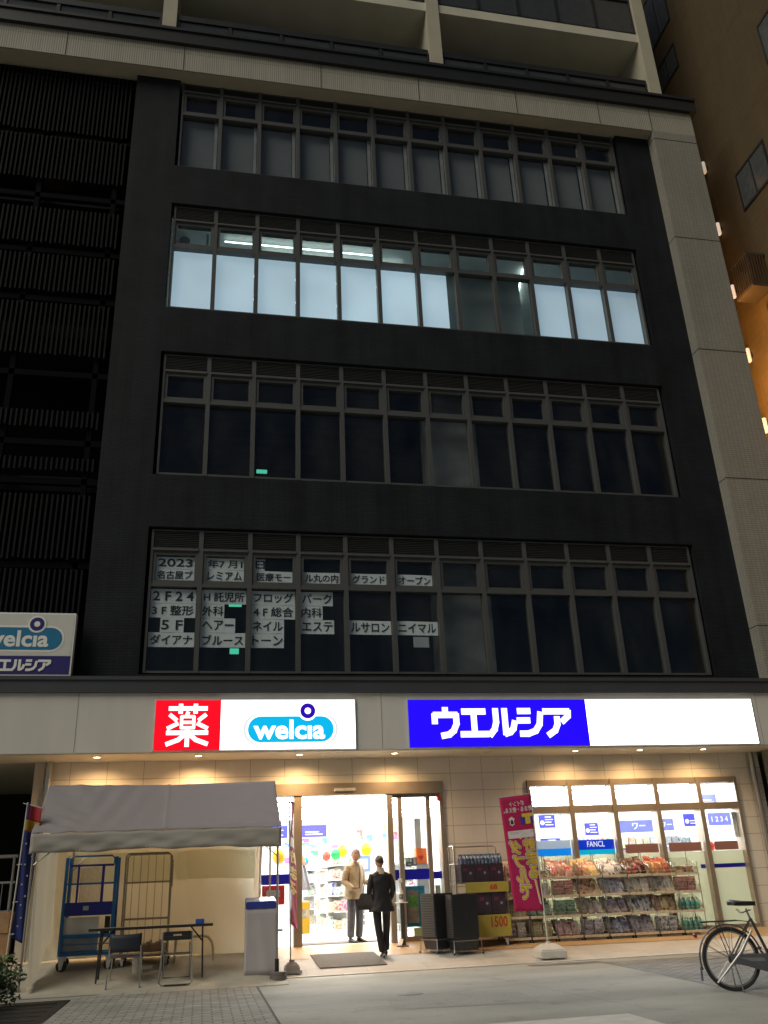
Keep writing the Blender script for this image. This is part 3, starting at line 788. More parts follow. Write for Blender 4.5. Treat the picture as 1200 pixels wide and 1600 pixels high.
# unlit sign on the louvred bay
sg3 = wthing('unlit_shop_sign', 'unlit grey and navy board sign with welcia logo fixed to the dark louvers', 'sign', (-2.04, -.45, 4.54))
P_grey = mat('board_grey_white', (.60, .60, .55), .5, var=.04)
P_white = mat('board_white', (.80, .80, .76), .45, var=.03)
P_cyan = mat('board_cyan', (.01, .17, .33), .45, var=.04)
P_navy = mat('board_navy', (.022, .018, .15), .45, var=.05)
MB().rbox(-2.97, -1.11, -.47, -.3, 4.54, 5.61, .008).build('case', P_white, sg3)
MB().box(-2.93, -1.14, -.475, -.47, 4.875, 5.585).build('upper_panel', P_grey, sg3)
MB().box(-2.93, -1.14, -.475, -.47, 4.565, 4.87).build('lower_panel', P_navy, sg3)
ring_logo(sg3, -2.66, -1.30, 4.975, 5.35, -1.72, 5.41, .115, -2.52, -1.51, 5.02, 5.30, -.475, P_white, P_cyan, P_navy)
kata_welcia(-2.45, -1.44, 4.615, 4.82, -.475).build('lettering', P_white, sg3)
MB().box(-2.2, -2.1, -.3, .0, 4.7, 5.4).build('bracket', M_black, sg3)
# opening notice made of paper sheets behind the second floor glass
M_paper = mat('notice_paper', (.86, .87, .82), .8, var=.05, scale=5, bump=.15, bscale=8)
M_ink = mat('notice_ink', (.012, .012, .012), .7)
def paper(c, t, z0, z1, fx0=0., fx1=1., upper=False, where=''):
    a, b = (c * W + .1, (c + 1) * W - .1) if upper else (c * W + .046, (c + 1) * W - .046)
    a, b = a + fx0 * (b - a) + .004, a + fx1 * (b - a) - .004
    g = 'paper strips of the opening notice'
    o = wthing('paper_notice', 'white paper strip reading %s, taped inside a second floor window' % t, 'notice', ((a + b) / 2, .06, z0), 0, g)
    ph = random.random() * 9
    MB().sheet(lambda u, v: (a + u * (b - a), .055 - .004 * math.sin(ph + u * 7 + v * 2), z0 + v * (z1 - z0) + .004 * math.sin(ph + 5 * u) * v), 8, 2, .001).build('sheet', M_paper, o)
    n = len(t); m = (b - a) * .05
    text_mb(t, a + m, b - m, z0 + .17 * (z1 - z0), z1 - .16 * (z1 - z0), .0485, .018, .002).build('lettering', M_ink, o)
S0 = SILL[0]
def up(c, row, t, f0=0., f1=1.): paper(c, t, S0 + (1.945 if row == 0 else 1.712), S0 + (2.175 if row == 0 else 1.942), f0, f1, True)
def lo(c, row, t, f0=0., f1=1.):
    z1 = S0 + 1.555 - .268 * row; paper(c, t, z1 - .266, z1, f0, f1)
up(0, 0, '2023'); up(0, 1, '名古屋プ'); up(1, 0, '年7 月1'); up(1, 1, 'レミアム'); up(2, 0, '日', 0, .27); up(2, 1, '医療モー')
up(3, 1, 'ル丸の内'); up(4, 1, 'グランド'); up(5, 1, 'オープン')
lo(0, 0, '2 F 2 4'); lo(0, 1, '3 F 整形'); lo(0, 2, '5 F', .24, .76); lo(0, 3, 'ダイアナ')
lo(1, 0, 'H 託児所'); lo(1, 1, '外科', 0, .52); lo(1, 2, 'ヘアー', 0, .77); lo(1, 3, 'ブルース')
lo(2, 0, 'フロッグ'); lo(2, 1, '4 F 総合'); lo(2, 2, 'ネイル', 0, .75); lo(2, 3, 'トーン', 0, .75)
lo(3, 0, 'パーク', 0, .76); lo(3, 1, '内科', 0, .52); lo(3, 2, 'エステ', 0, .78)
lo(4, 2, 'ルサロン'); lo(5, 2, 'ニイマル')
tag(MB().rbox(5 * W + .36, 5 * W + .66, .05, .053, S0 + .52, S0 + .72, .001).build('paper_notice', mat('notice_paper_grey', (.4, .41, .4), .8)), 'small blank grey paper square taped under the ニイマル strip', 'notice')
# ================================================================== THE TENT AND WHAT STANDS IN IT
M_tent = cloth('tent_canvas', (.48, .455, .475), .45)
M_curt = cloth('curtain_vinyl', (.70, .71, .62), .5)
M_pole = mat('tent_pole_steel', (.36, .34, .3), .35, .7, var=.05)
t = wthing('tent', 'white canvas event tent with open front and side curtains left of the entrance', 'tent', (.5, -.9, .1))
rnd = random.Random(3)
def roof_front(u, v):
    x = -1.19 + u * 3.42 + (.035 * (1 - v)) * (u - .5) * 2
    sag = .035 * math.sin(PI * v) * (1 - .5 * abs(math.sin(PI * 2 * u))) + .05 * (math.sin(PI * u) ** .5 if 0 < u < 1 else 0) * (1 - abs(2 * v - 1)) * .6
    wr = .013 * math.sin(40 * u + 9 * v) * v * (1 - ss(.05, .40, u)) + .009 * math.sin(66 * u - 8 * v) * (.3 + .7 * v) * math.exp(-((u - .3) / .16) ** 2)
    wr += .016 * math.sin(50 * u + 30 * v) * math.exp(-((u - .10) / .09) ** 2) * (1 - v) + .008 * math.sin(38 * u + 22 * v) * ss(.6, 1, u) * (1 - v)
    wr += .012 * math.exp(-((u - .52) / .006) ** 2) + .010 * math.exp(-((v - .07 - .03 * math.sin(9 * u)) / .03) ** 2)
    ridge_sag = .03 * (1 - abs(2 * u - 1)) * v
    return (x, -1.76 + v * .86, 2.03 + v * .735 - sag + wr - ridge_sag)
MB().sheet(roof_front, 160, 34, .004).build('roof', M_tent, t, None, 'all')
MB().sheet(lambda u, v: (-1.19 + u * 3.42, -.06 - v * .84, 2.03 + v * .735 - .03 * math.sin(PI * v) - .03 * (1 - abs(2 * u - 1)) * v), 30, 8, .004).build('rear_roof', M_tent, t, None, 'all')
MB().sheet(lambda u, v: (-1.225 + u * 3.49, -1.768 - .02 * math.sin(8 * u + 3) * (1 - v) - .02 * (1 - v) + .022 * math.sin(24 * u + 5 * v) * math.sin(PI * min(1, v + .25)) + .010 * math.sin(47 * u - 9 * v) * (1 - v), 1.755 + .27 * v + (.025 * (1 - abs(2 * u - 1)) + .010 * math.sin(19 * u) + .006 * math.sin(43 * u)) * (1 - v) - .012 * v * math.sin(21 * u) ** 2), 70, 6, .004).build('valance', cloth('valance_canvas', (.42, .395, .35), .2), t, None, 'all')
def hem(u): return .02 * math.sin(9 * u)
MB().sheet(lambda u, v: (-1.17 + u * 3.21, -.09 + .045 * math.sin(13 * u + 2 + 1.5 * v) * (.35 + .65 * (1 - v)) + .016 * math.sin(33 * u + 5 * v) + .02 * math.sin(8 * v + 11 * u) * ss(.6, 1, u), G(0, -.1) + .03 + v * (1.75 - .03) + .03 * math.sin(5 * u) * (1 - v)), 60, 14).build('rear_curtain', M_curt, t, None, 'all')
MB().sheet(lambda u, v: (-.92 + u * 2.9, -.1 - .012 * math.sin(13 * u + 1) - .02 * (1 - v), 1.37 + .43 * v + .012 * math.sin(11 * u)), 50, 5).build('overlap_curtain', cloth('curtain_vinyl_thin', (.80, .80, .66), .7), t, None, 'all')
def left_curt(u, v):
    y = -1.72 + u * 1.62
    fl = (1 - v) ** 2 * (.18 * (1 - u) - .02)
    return (-1.14 + .06 * u + fl * .5 + .02 * math.sin(14 * u + 2 * v), y - .12 * (1 - v) ** 3 * (1 - u), max(.02, G(-1, y)) + .02 + .26 * (1 - v) ** 6 * ss(.3, 1, u) + v * 1.72)
M_side = cloth('side_vinyl', (.80, .74, .60), .55)
MB().sheet(left_curt, 26, 16).build('side_curtain', M_side, t, None, 'all')
def right_curt(u, v):
    y = -.1 - u * (.75 + .25 * (1 - v))
    return (2.04 - .12 * (1 - v) * (1 - .3 * u) + .03 * math.sin(20 * u + 3 * v) - .05 * u * (1 - v) , y, G(2, y) + .015 + v * 1.75)
MB().sheet(right_curt, 26, 14).build('side_curtain', M_side, t, None, 'all')
pl = MB()
for x in (-1.18, 2.22):
    for y in (-1.7, -.12):
        pl.tube([(x, y, G(x, y) + .005), (x, y, 2.0)], .016, 8)
    pl.tube([(x, -1.7, 2.0), (x, -.9, 2.73), (x, -.12, 2.0)], .014, 8); pl.tube([(x, -1.7, 1.98), (x, -.12, 1.98)], .012, 8)
pl.tube([(-1.18, -.9, 2.72), (2.22, -.9, 2.72)], .012, 8)
for y in (-1.7, -.12): pl.tube([(-1.18, y, 1.98), (2.22, y, 1.98)], .014, 8)
pl.tube([(2.22, -1.7, 1.62), (2.0, -1.7, 1.80)], .009, 6); pl.tube([(-1.18, -1.7, 1.60), (-.95, -1.7, 1.78)], .009, 6); pl.tube([(2.22, -1.7, 1.62), (2.22, -1.5, 1.80)], .009, 6)
pl.tube([(-.84, -.14, 1.55), (-.66, -.14, 1.75)], .009, 6); pl.tube([(-.84, -.14, .3), (-.84, -.14, 1.98)], .015, 8)
pl.build('tent_frame', M_pole, t, None, True)
z = G(2.22, -1.7)
wt = wthing('tent_weight', 'round stacked grey weight plates round the right tent leg', 'weight', (2.24, -1.7, z))
m = MB(); m.lathe([(.03, 0), (.118, 0), (.122, .015), (.118, .05), (.03, .05)], (2.24, -1.7, z), 22); m.lathe([(.03, .052), (.112, .052), (.116, .065), (.112, .1), (.03, .1)], (2.235, -1.7, z), 22)
m.build('plate', mat('weight_grey', (.16, .15, .14), .6, .2, var=.2), wt, None, True)
m = MB(); m.lathe([(.018, 0), (.03, 0), (.03, .16), (.018, .16)], (2.22, -1.7, z + .1), 12); m.tube([(2.22, -1.66, z + .62), (2.30, -1.66, z + .62)], .012); m.build('sleeve', M_black, wt, None, True)
# draped counter
z = G(2.0, -1.45)
pd = wthing('draped_counter', 'narrow counter draped in white cloth with a blue top by the tent post', 'counter', (2.0, -1.45, z))
def drape(u, v):
    x0, x1, y0, y1 = 1.79, 2.215, -1.52, -1.15
    per = [(x0, y1), (x0, y0), (x1, y0), (x1, y1)]
    f = u * 3; i = min(2, int(f)); q = f - i
    a, b = per[i], per[i + 1]; x, y = a[0] + q * (b[0] - a[0]), a[1] + q * (b[1] - a[1])
    k = 1 + .05 * (1 - v); cx_, cy_ = 2.0, -1.33
    x, y = cx_ + (x - cx_) * k, cy_ + (y - cy_) * k
    w_ = .006 * math.sin(u * 19 + 2 * v) * (1 - v) + .002 * math.sin(u * 41 + 5 * v)
    return (x + w_ * (1 if i != 1 else .2), y + w_ * (.3 if i != 1 else 1), z - .01 + v * .87)
MB().sheet(drape, 72, 10, .003).build('drape', cloth('drape_white', (.5, .47, .48), .15), pd, None, 'all')
MB().add([(1.785, -1.53, z + .85), (2.22, -1.53, z + .85), (2.22, -1.14, z + .85), (1.785, -1.14, z + .85), (1.785, -1.53, z + .935), (2.22, -1.53, z + .935), (2.22, -1.14, z + .99), (1.785, -1.14, z + .99)],
         [(0, 3, 2, 1), (4, 5, 6, 7), (0, 1, 5, 4), (1, 2, 6, 5), (2, 3, 7, 6), (3, 0, 4, 7)]).build('body', mat('counter_blue', (.03, .05, .30), .35), pd)
MB().add([(1.80, -1.52, z + .939), (2.205, -1.52, z + .939), (2.205, -1.15, z + .992), (1.80, -1.15, z + .992), (1.80, -1.52, z + .945), (2.205, -1.52, z + .945), (2.205, -1.15, z + .998), (1.80, -1.15, z + .998)],
         [(0, 3, 2, 1), (4, 5, 6, 7), (0, 1, 5, 4), (1, 2, 6, 5), (2, 3, 7, 6), (3, 0, 4, 7)]).build('top', mat('counter_top_blue', (.15, .22, .5), .2), pd)
# table
z = G(.5, -1.4)
tb = wthing('folding_table', 'long folding table with white top and thin dark legs inside the tent', 'table', (.48, -1.42, z))
MB().rbox(-.36, 1.32, -1.58, -1.22, z + .655, z + .677, .005).build('tabletop', mat('table_top_pale', (.5, .47, .4), .3), tb)
MB().rbox(-.365, 1.325, -1.588, -1.581, z + .645, z + .68, .003).build('edge_trim', M_black, tb)
for x in (-.22, 1.2):
    for y in (-1.54, -1.26):
        sx = -.02 if x < 0 else .02
        lg = MB(); lg.tube([(x, y, z), (x - sx, y, z + .655)], .0125, 8); lg.tube([(x - sx * .6, y, z + .45), (x - sx * 9, y, z + .645)], .008, 6); lg.build('leg', M_black, tb, None, True)
tag(MB().rbox(1.08, 1.2, -1.5, -1.38, z + .678, z + .74, .006).build('tissue_box', mat('box_blue', (.02, .08, .42), .5)), 'small blue box on the right end of the folding table', 'box')
# chairs, seen from behind
M_chrome = mat('chair_chrome', (.5, .48, .44), .25, .9)
M_seat = mat('chair_navy', (.018, .022, .035), .55, var=.1)
z = G(.15, -1.8)
c1 = wthing('stacking_chair', 'stacking chair with solid dark navy back and thin chrome legs at the table', 'chair', (.16, -1.75, z), 0, 'chairs at the folding table')
MB().sheet(lambda u, v: (-.05 + u * .42, -1.80 + .03 * math.sin(PI * u) * -1, z + .44 + v * .215 + .012 * (2 * u - 1) ** 2 * v), 10, 4, .022).build('backrest', M_seat, c1, None, 'all')
MB().rbox(-.03, .35, -1.77, -1.37, z + .365, z + .40, .012).build('seat', mat('chair_seat_grey', (.16, .15, .14), .6), c1)
for x in (-.055, .375):
    s_ = 1 if x > 0 else -1
    m = MB(); m.tube([(x - s_ * .012, -1.81, z + .52), (x - s_ * .006, -1.79, z + .38), (x, -1.84, z + .008)], .010, 8); m.tube([(x, -1.84, z + .008), (x + s_ * .01, -1.80, z + .008), (x + s_ * .004, -1.76, z + .012)], .012, 8); m.build('leg', M_chrome, c1, None, True)
    m = MB(); m.tube([(x - s_ * .02, -1.76, z + .37), (x - s_ * .02, -1.40, z + .37), (x - s_ * .005, -1.34, z + G(.15, -1.34) - G(.15, -1.8) + .004)], .010, 8); m.build('leg', M_chrome, c1, None, True)
z = G(.84, -1.8)
c2 = wthing('folding_chair', 'folding chair with slotted black back and grey tube frame at the table', 'chair', (.84, -1.75, z), 0, 'chairs at the folding table')
bk_ = MB(); bk_.rbox(.655, 1.035, -1.815, -1.79, z + .555, z + .61, .008); bk_.rbox(.655, .79, -1.815, -1.79, z + .61, z + .63, .004); bk_.rbox(.90, 1.035, -1.815, -1.79, z + .61, z + .63, .004); bk_.rbox(.66, 1.03, -1.815, -1.79, z + .63, z + .665, .008)
bk_.build('backrest', M_black, c2)
MB().rbox(.675, 1.015, -1.76, -1.42, z + .365, z + .385, .008).build('seat', M_black, c2)
fr = MB()
fr.tube([(.65, -1.80, z + .66), (.648, -1.79, z + .4), (.628, -1.84, z + .04), (.66, -1.85, z + .012), (1.03, -1.85, z + .012), (1.062, -1.84, z + .04), (1.042, -1.79, z + .4), (1.04, -1.80, z + .66)], .0115, 8)
fr.tube([(.66, -1.77, z + .375), (1.03, -1.77, z + .375)], .009, 8)
z2 = G(.84, -1.4)
fr.tube([(.672, -1.74, z + .52), (.665, -1.42, z2 + .012), (1.025, -1.42, z2 + .012), (1.018, -1.74, z + .52)], .010, 8)
fr.build('frame', M_chrome, c2, None, True)
MB().rbox(.70, .995, -1.868, -1.835, z + .002, z + .018, .004).build('foot_bar', M_black, c2)
# blue trolley
z = G(-.5, -.6)
bt = wthing('roll_cage', 'tall blue steel roll cage with clear plastic sheet behind the table', 'trolley', (-.48, -.5, z), 0, 'roll cages standing in the tent')
M_bl = mat('cage_blue', (.015, .13, .34), .4, .2); M_db = mat('cage_navy', (.015, .02, .22), .4)
fr = MB()
for x in (-.84, -.13):
    for y in (-.72, -.28): fr.box(x - .022, x + .022, y - .022, y + .022, z + .2, z + 1.52)
fr.box(-.84, -.13, -.735, -.705, z + .42, z + .47); fr.box(-.84, -.13, -.73, -.71, z + 1.14, z + 1.165); fr.box(-.84, -.13, -.74, -.26, z + .19, z + .23)
fr.tube([(-.8, -.73, z + 1.42), (-.8, -.73, z + 1.5), (-.76, -.73, z + 1.535), (-.2, -.73, z + 1.535), (-.16, -.73, z + 1.5), (-.16, -.73, z + 1.42)], .012, 8)
for q in (.24, .33): fr.box(-.82, -.15, -.73, -.72, z + q, z + q + .012)
fr.build('frame', M_bl, bt)
m = MB(); m.box(-.82, -.15, -.742, -.73, z + .72, z + .90); m.box(-.68, -.65, -.742, -.73, z + .90, z + 1.4); m.box(-.33, -.29, -.742, -.73, z + .90, z + 1.4); m.box(-.8, -.16, -.742, -.73, z + 1.39, z + 1.42); m.build('front_panel', M_db, bt)
MB().rbox(-.56, -.48, -.748, -.7425, z + .79, z + .85, .002).build('label_plate', mat('plate_grey', (.4, .42, .45), .4), bt)
MB().box(-.82, -.32, -.70, -.69, z + .47, z + .70).build('white_board', mat('board_cream', (.62, .61, .55), .5), bt)
MB().box(-.82, -.32, -.70, -.69, z + .23, z + .42).build('grey_board', mat('board_blue_grey', (.25, .28, .3), .5), bt)
MB().sheet(lambda u, v: (-.64 + u * .31, -.70 + .02 * math.sin(23 * u + 11 * v) * math.sin(17 * v - 5 * u), z + .90 + v * .48), 18, 24).build('plastic_sheet', glass('clear_plastic', (.86, .8, .78), 1.0, dust=.45), bt, None, 'all')
MB().box(-.24, -.17, -.70, -.6, z + .45, z + .7).build('side_post', M_black, bt)
def caster(x, y, z, h, par, cheek):
    r = h * .36
    MB().lathe([(.001, -.016), (r, -.016), (r + .003, 0), (r, .016), (.001, .016)], (x + .02, y, z + r), 16, 'y').build('caster_wheel', M_black, par, None, True)
    MB().prism([(x + .03 - r * .45, z + r * .25), (x + .03, z + r * .5), (x + r * .9, z + h), (x - r * .6, z + h)], y - .026, y - .017).build('caster_fork', cheek, par)
M_cw = mat('caster_cream', (.62, .62, .58), .4)
for x in (-.82, -.16):
    for y in (-.68, -.32): caster(x, y, G(x, y), .2 + z - G(x, y), bt, M_cw)
# grey cage
z = G(.3, -.5)
gt = wthing('roll_cage', 'tall grey wire roll cage with thin vertical bars beside the blue one', 'trolley', (.32, -.45, z), 0, 'roll cages standing in the tent')
M_gc = mat('cage_grey', (.30, .27, .20), .4, .4)
fr = MB()
for y in (-.62, -.25):
    fr.tube([(0, y, z + .14), (0, y, z + 1.5), (.04, y, z + 1.54), (.63, y, z + 1.54), (.67, y, z + 1.5), (.67, y, z + .14)], .013, 8)
    for q in (.62, 1.13): fr.tube([(0, y, z + q), (.67, y, z + q)], .010, 8)
for x in (0, .67):
    fr.tube([(x, -.62, z + 1.2), (x, -.25, z + 1.2)], .01, 8); fr.tube([(x, -.62, z + .5), (x, -.25, z + .5)], .01, 8)
fr.box(-.02, .69, -.64, -.23, z + .11, z + .14)
fr.tube([(.70, -.62, z + 1.05), (.70, -.62, z + 1.42), (.68, -.62, z + 1.46)], .009, 8)
fr.build('frame', M_gc, gt, None, True)
m = MB()
for i in range(1, 6): m.tube([(i * .112, -.62, z + .14), (i * .112, -.62, z + 1.53)], .0045, 6)
m.build('wire_bars', M_gc, gt, None, True)
for x in (.02, .65):
    for y in (-.6, -.28): caster(x, y, G(x, y), .11, gt, M_cw)
# bits under the table
z = G(.28, -1.0)
bkt = MB(); bkt.lathe([(.001, .0), (.062, 0), (.075, .19), (.079, .19), (.079, .2), (.07, .2), (.06, .01), (.001, .01)], (.28, -1.0, z), 20)
tag(bkt.build('bucket', mat('bucket_white', (.6, .57, .5), .45), None, None, True), 'small white plastic bucket on the floor under the table', 'bucket')
z = G(.5, -.9)
bs = wthing('wooden_crate', 'low brown crate of loose odds and ends under the folding table', 'crate', (.48, -.85, z + .28))
MB().box(.3, .66, -.62, -.61, z + .26, z + .34).box(.3, .66, -1.0, -.99, z + .26, z + .34).box(.3, .31, -.99, -.62, z + .26, z + .34).box(.65, .66, -.99, -.62, z + .26, z + .34).box(.3, .66, -1.0, -.61, z + .25, z + .262).build('box', mat('crate_brown', (.20, .11, .06), .7, var=.3), bs)
m = MB()
for i in range(7): m.rbox(.33 + .045 * i, .37 + .045 * i, -.95 + .05 * (i % 3), -.75, z + .3, z + .36 + .02 * (i % 3), .006)
m.build('contents', mat('odds_tan', (.35, .22, .13), .7, var=.4, scale=15), bs)
for q in ((.32, -.97), (.64, -.97), (.32, -.64), (.64, -.64)): MB().tube([(q[0], q[1], G(*q)), (q[0], q[1], z + .25)], .012, 6).build('leg', M_black, bs)
ur = MB(); z = G(1.1, -.5)
ur.tube([(.80, -.5, z + .33), (1.18, -.5, z + .35), (1.27, -.5, z + .33), (1.33, -.5, z + .26), (1.35, -.5, z + .18), (1.36, -.5, z)], .02, 10)
ur.tube([(.80, -.5, z + .33), (.78, -.5, z)], .02, 10)
tag(ur.build('pipe_barrier', mat('barrier_steel', (.42, .38, .28), .35, .6), None, None, True), 'bent grey steel pipe hoop standing behind the folding chair', 'barrier')

# ================================================================== BANNERS
M_wpole = mat('banner_pole_white', (.55, .53, .48), .4)
def base_mb(x, y, z, r=.21, h=.21):
    m = MB(); b = r
    m.add([(x - b, y - b, z), (x + b, y - b, z), (x + b, y + b, z), (x - b, y + b, z), (x - b, y - b, z + h * .55), (x + b, y - b, z + h * .55), (x + b, y + b, z + h * .55), (x - b, y + b, z + h * .55),
           (x - b * .45, y - b * .45, z + h * .95), (x + b * .45, y - b * .45, z + h * .95), (x + b * .45, y + b * .45, z + h * .95), (x - b * .45, y + b * .45, z + h * .95)],
          [(0, 3, 2, 1), (0, 1, 5, 4), (1, 2, 6, 5), (2, 3, 7, 6), (3, 0, 4, 7), (4, 5, 9, 8), (5, 6, 10, 9), (6, 7, 11, 10), (7, 4, 8, 11), (8, 9, 10, 11)])
    bm = bmesh.new(); me = bpy.data.meshes.new('t'); me.from_pydata(m.v, [], m.f); bm.from_mesh(me); bpy.data.meshes.remove(me)
    bmesh.ops.bevel(bm, geom=bm.edges[:], offset=.014, segments=2, affect='EDGES'); bm.verts.index_update()
    m2 = MB(); m2.add([v.co[:] for v in bm.verts], [[v.index for v in f.verts] for f in bm.faces]); bm.free()
    m2.lathe([(.018, h * .9), (.045, h * .9), (.04, h * 1.08), (.018, h * 1.08)], (x, y, z), 16)
    for dx in (-.1, .1): m2.rbox(x + dx - .04, x + dx + .04, y - b - .004, y - b + .03, z + .0, z + .045, .004)
    return m2
# pink banner by the shop window, seen from its back: the print shows through mirrored
z = G(6.47, -1.0)
pb = wthing('banner', 'pink banner with yellow mirrored lettering on a white pole beside the wire racks', 'banner', (6.48, -1.0, z), 0, 'advertising banners on poles')
base_mb(6.49, -1.02, z).build('base', mat('base_white', (.58, .57, .53), .5, var=.06), pb)
pm_ = MB(); pm_.tube([(6.492, -1.0, z + .2), (6.47, -1.0, z + 1.3), (6.455, -1.0, 2.49)], [.013, .012, .009], 10); pm_.tube([(5.86, -1.0, 2.415), (6.2, -1.0, 2.455), (6.47, -1.0, 2.48)], .006, 8)
pm_.tube([(6.18, -1.0, 2.45), (6.18, -1.0, 2.49)], .008, 8)
pm_.build('pole', M_wpole, pb, None, True)
M_pink = cloth('banner_pink', (.56, .022, .135), .3)
def pk(u, v):
    x0 = 5.90 + .0 + (1 - v) * .10; x1 = 6.45 + (1 - v) * .02
    return (x0 + u * (x1 - x0), -1.0 + .012 * math.sin(5 * u + 6 * v) * (1 - v), .705 + v * (2.415 - .705) + .055 * u * v + .0 * (1 - v))
MB().sheet(pk, 10, 30, .002).build('flag', M_pink, pb, None, 'all')
def on_pink(mb, d=.0):
    """lay flat lettering drawn on x 0..1, z 0..1 onto the flag"""
    P = []
    for x, y, zz in mb.v:
        p = pk(x, zz); P.append((p[0], p[1] - .0035 - d + y, p[2]))
    mb.v = P; return mb
M_yel = mat('print_yellow', (.72, .50, .05), .6); M_pwh = mat('print_white', (.72, .66, .64), .6); M_brn = mat('print_brown', (.26, .08, .02), .6); M_bluep = mat('print_blue', (.05, .04, .30), .6)
T_ = lambda t, a, b, c, d_, bold, **k: text_mb(t, a, b, c, d_, 0, bold, .001, True, **k)
on_pink(T_('ポイント', .28, .76, .91, .955, .02)).build('lettering', M_pwh, pb)
on_pink(T_('貯まる・使える。', .08, .98, .855, .90, .025)).build('lettering', M_pwh, pb)
m = MB(); m.box(.58, .98, -.001, 0, .742, .815); on_pink(m).build('emblem_blue', M_bluep, pb)
m = MB(); m.box(.64, .99, -.002, 0, .805, .835).box(.74, .90, -.002, 0, .742, .805); on_pink(m, .002).build('emblem_letter', M_yel, pb)
m = MB(); m.prism([(.2, .80), (.3, .82), (.4, .80), (.36, .775), (.38, .75), (.3, .735), (.22, .75), (.24, .775)], -.001, 0); on_pink(m).build('emblem_white', M_pwh, pb)
m = MB(); m.prism([(.27, .79), (.33, .79), (.35, .752), (.25, .752)], -.001, 0); on_pink(m, .002).build('emblem_dark', mat('print_dark', (.06, .02, .02), .6), pb)
m = MB(); m.box(.12, .96, -.001, 0, .625, .692); m.prism([(.46, .625), (.56, .625), (.51, .614)], -.001, 0); on_pink(m).build('white_box', M_pwh, pb)
on_pink(T_('たまった、つかえた', .2, .92, .662, .682, .0), .002).build('lettering', mat('print_grey', (.2, .18, .18), .6), pb)
for dst, bold, mt, g in ((.0, .088, M_pwh, .012), (.002, .055, M_brn, .004), (.004, .030, M_yel, 0)):
    for i, ch in enumerate('ダブルで'):
        a = .13 + .06 * i; zt = .60 - .128 * i
        on_pink(T_(ch, a - g, a + .34 + g, zt - .108 - g * .3, zt + g * .3, bold), dst).build('lettering', mt, pb)
    for i, ch in enumerate('貯まる'):
        zt = .61 - .118 * i
        a = .60 + .04 * i
        on_pink(T_(ch, a - g, min(.985, a + .33 + g), zt - .10 - g * .3, zt + g * .3, bold), dst).build('lettering', mt, pb)
m = MB(); m.prism([(.80, .26), (.88, .25), (.96, .05), (.90, .06)], -.001, 0); on_pink(m).build('exclamation', M_pwh, pb)
m = MB(); m.prism([(.825, .245), (.865, .245), (.935, .07), (.915, .075)], -.001, 0); on_pink(m, .002).build('exclamation', M_yel, pb)
# the banner seen edge-on by the entrance
z = G(2.46, -1.05)
eb = wthing('banner', 'crimson banner hanging folded and edge on by the entrance left post', 'banner', (2.46, -1.05, z), 0, 'advertising banners on poles')
base_mb(2.49, -1.05, z, .11, .17).build('base', mat('base_grey', (.42, .40, .36), .5), eb)
m = MB(); m.tube([(2.47, -1.05, z + .15), (2.455, -1.05, 1.4), (2.445, -1.05, 2.5)], .011, 10); m.tube([(2.43, -1.05, 2.47), (2.57, -.62, 2.45)], .006, 8); m.build('pole', M_wpole, eb, None, True)
M_crim = cloth('banner_crimson', (.42, .012, .075), .3)
def eg(u, v): return (2.46 + u * (.10 + .07 * (1 - v) ** 2) + .018 * math.sin(4 * u + 9 * v) * (1 - .3 * v), -1.05 + u * .42 - .02 * math.sin(7 * v), .70 - .14 * u * (1 - v) + v * 1.76)
MB().sheet(eg, 14, 40, .002).build('flag', M_crim, eb, None, 'all')
def on_eg(mb, d=0.):
    mb.v = [(eg(x, zz)[0] - .0, eg(x, zz)[1] - .004 - d, eg(x, zz)[2]) for x, y, zz in mb.v]; return mb
m = MB(); m.sheet(lambda u, v: (.1 + .85 * u, 0, .62 + .075 * v), 8, 4); on_eg(m).build('white_box', M_pwh, eb)
for i, ch in enumerate('貯まる'): on_eg(T_(ch, .1, .95, .50 - .12 * i, .59 - .12 * i, .04)).build('lettering', M_yel, eb)
m = MB()
for a, b in ((.72, .86), (.89, .97)): m.sheet(lambda u, v: (.3 + .35 * u, 0, a + (b - a) * v), 4, 6)
on_eg(m).build('print_stripe', mat('print_pale_pink', (.6, .38, .38), .6), eb)
# blue banner left of the tent
lb = wthing('banner', 'dark blue banner with red and yellow head beyond the tent left side', 'banner', (-1.37, -1.6, .03), 0, 'advertising banners on poles')
base_mb(-1.40, -1.6, G(-1.4, -1.6), .14, .16).build('base', mat('base_dark', (.2, .19, .17), .6), lb)
m = MB(); m.tube([(-1.405, -1.6, .17), (-1.37, -1.6, 1.4), (-1.345, -1.6, 2.46)], .011, 10); m.tube([(-1.41, -1.6, 2.45), (-1.12, -1.6, 2.37)], .007, 8)
for q in (1.63, 1.15, .75): m.tube([(-1.40, -1.6, q), (-1.33, -1.6, q + .005)], .007, 6)
m.build('pole', M_wpole, lb, None, True)
def bf(u, v): return (-1.355 + .01 * v + u * (.205 - .05 * (1 - v)), -1.6 + .03 * math.sin(6 * u + 5 * v), .70 + 1.74 * v - .07 * u + .012 * math.sin(31 * v) * u)
MB().sheet(lambda u, v: bf(u, v * .795), 10, 30, .002).build('flag', cloth('banner_navy', (.02, .03, .16), .25), lb, None, 'all')
MB().sheet(lambda u, v: bf(u, .795 + v * .085), 10, 6, .002).build('yellow_field', cloth('banner_yellow', (.45, .27, .03), .25), lb, None, 'all')
MB().sheet(lambda u, v: bf(.22 + u * .78, .88 + v * .12), 10, 6, .002).build('red_field', cloth('banner_red', (.42, .03, .04), .25), lb, None, 'all')
MB().sheet(lambda u, v: bf(u * .22, .88 + v * .12), 3, 6, .002).build('violet_field', cloth('banner_violet', (.12, .09, .25), .25), lb, None, 'all')
m = MB()
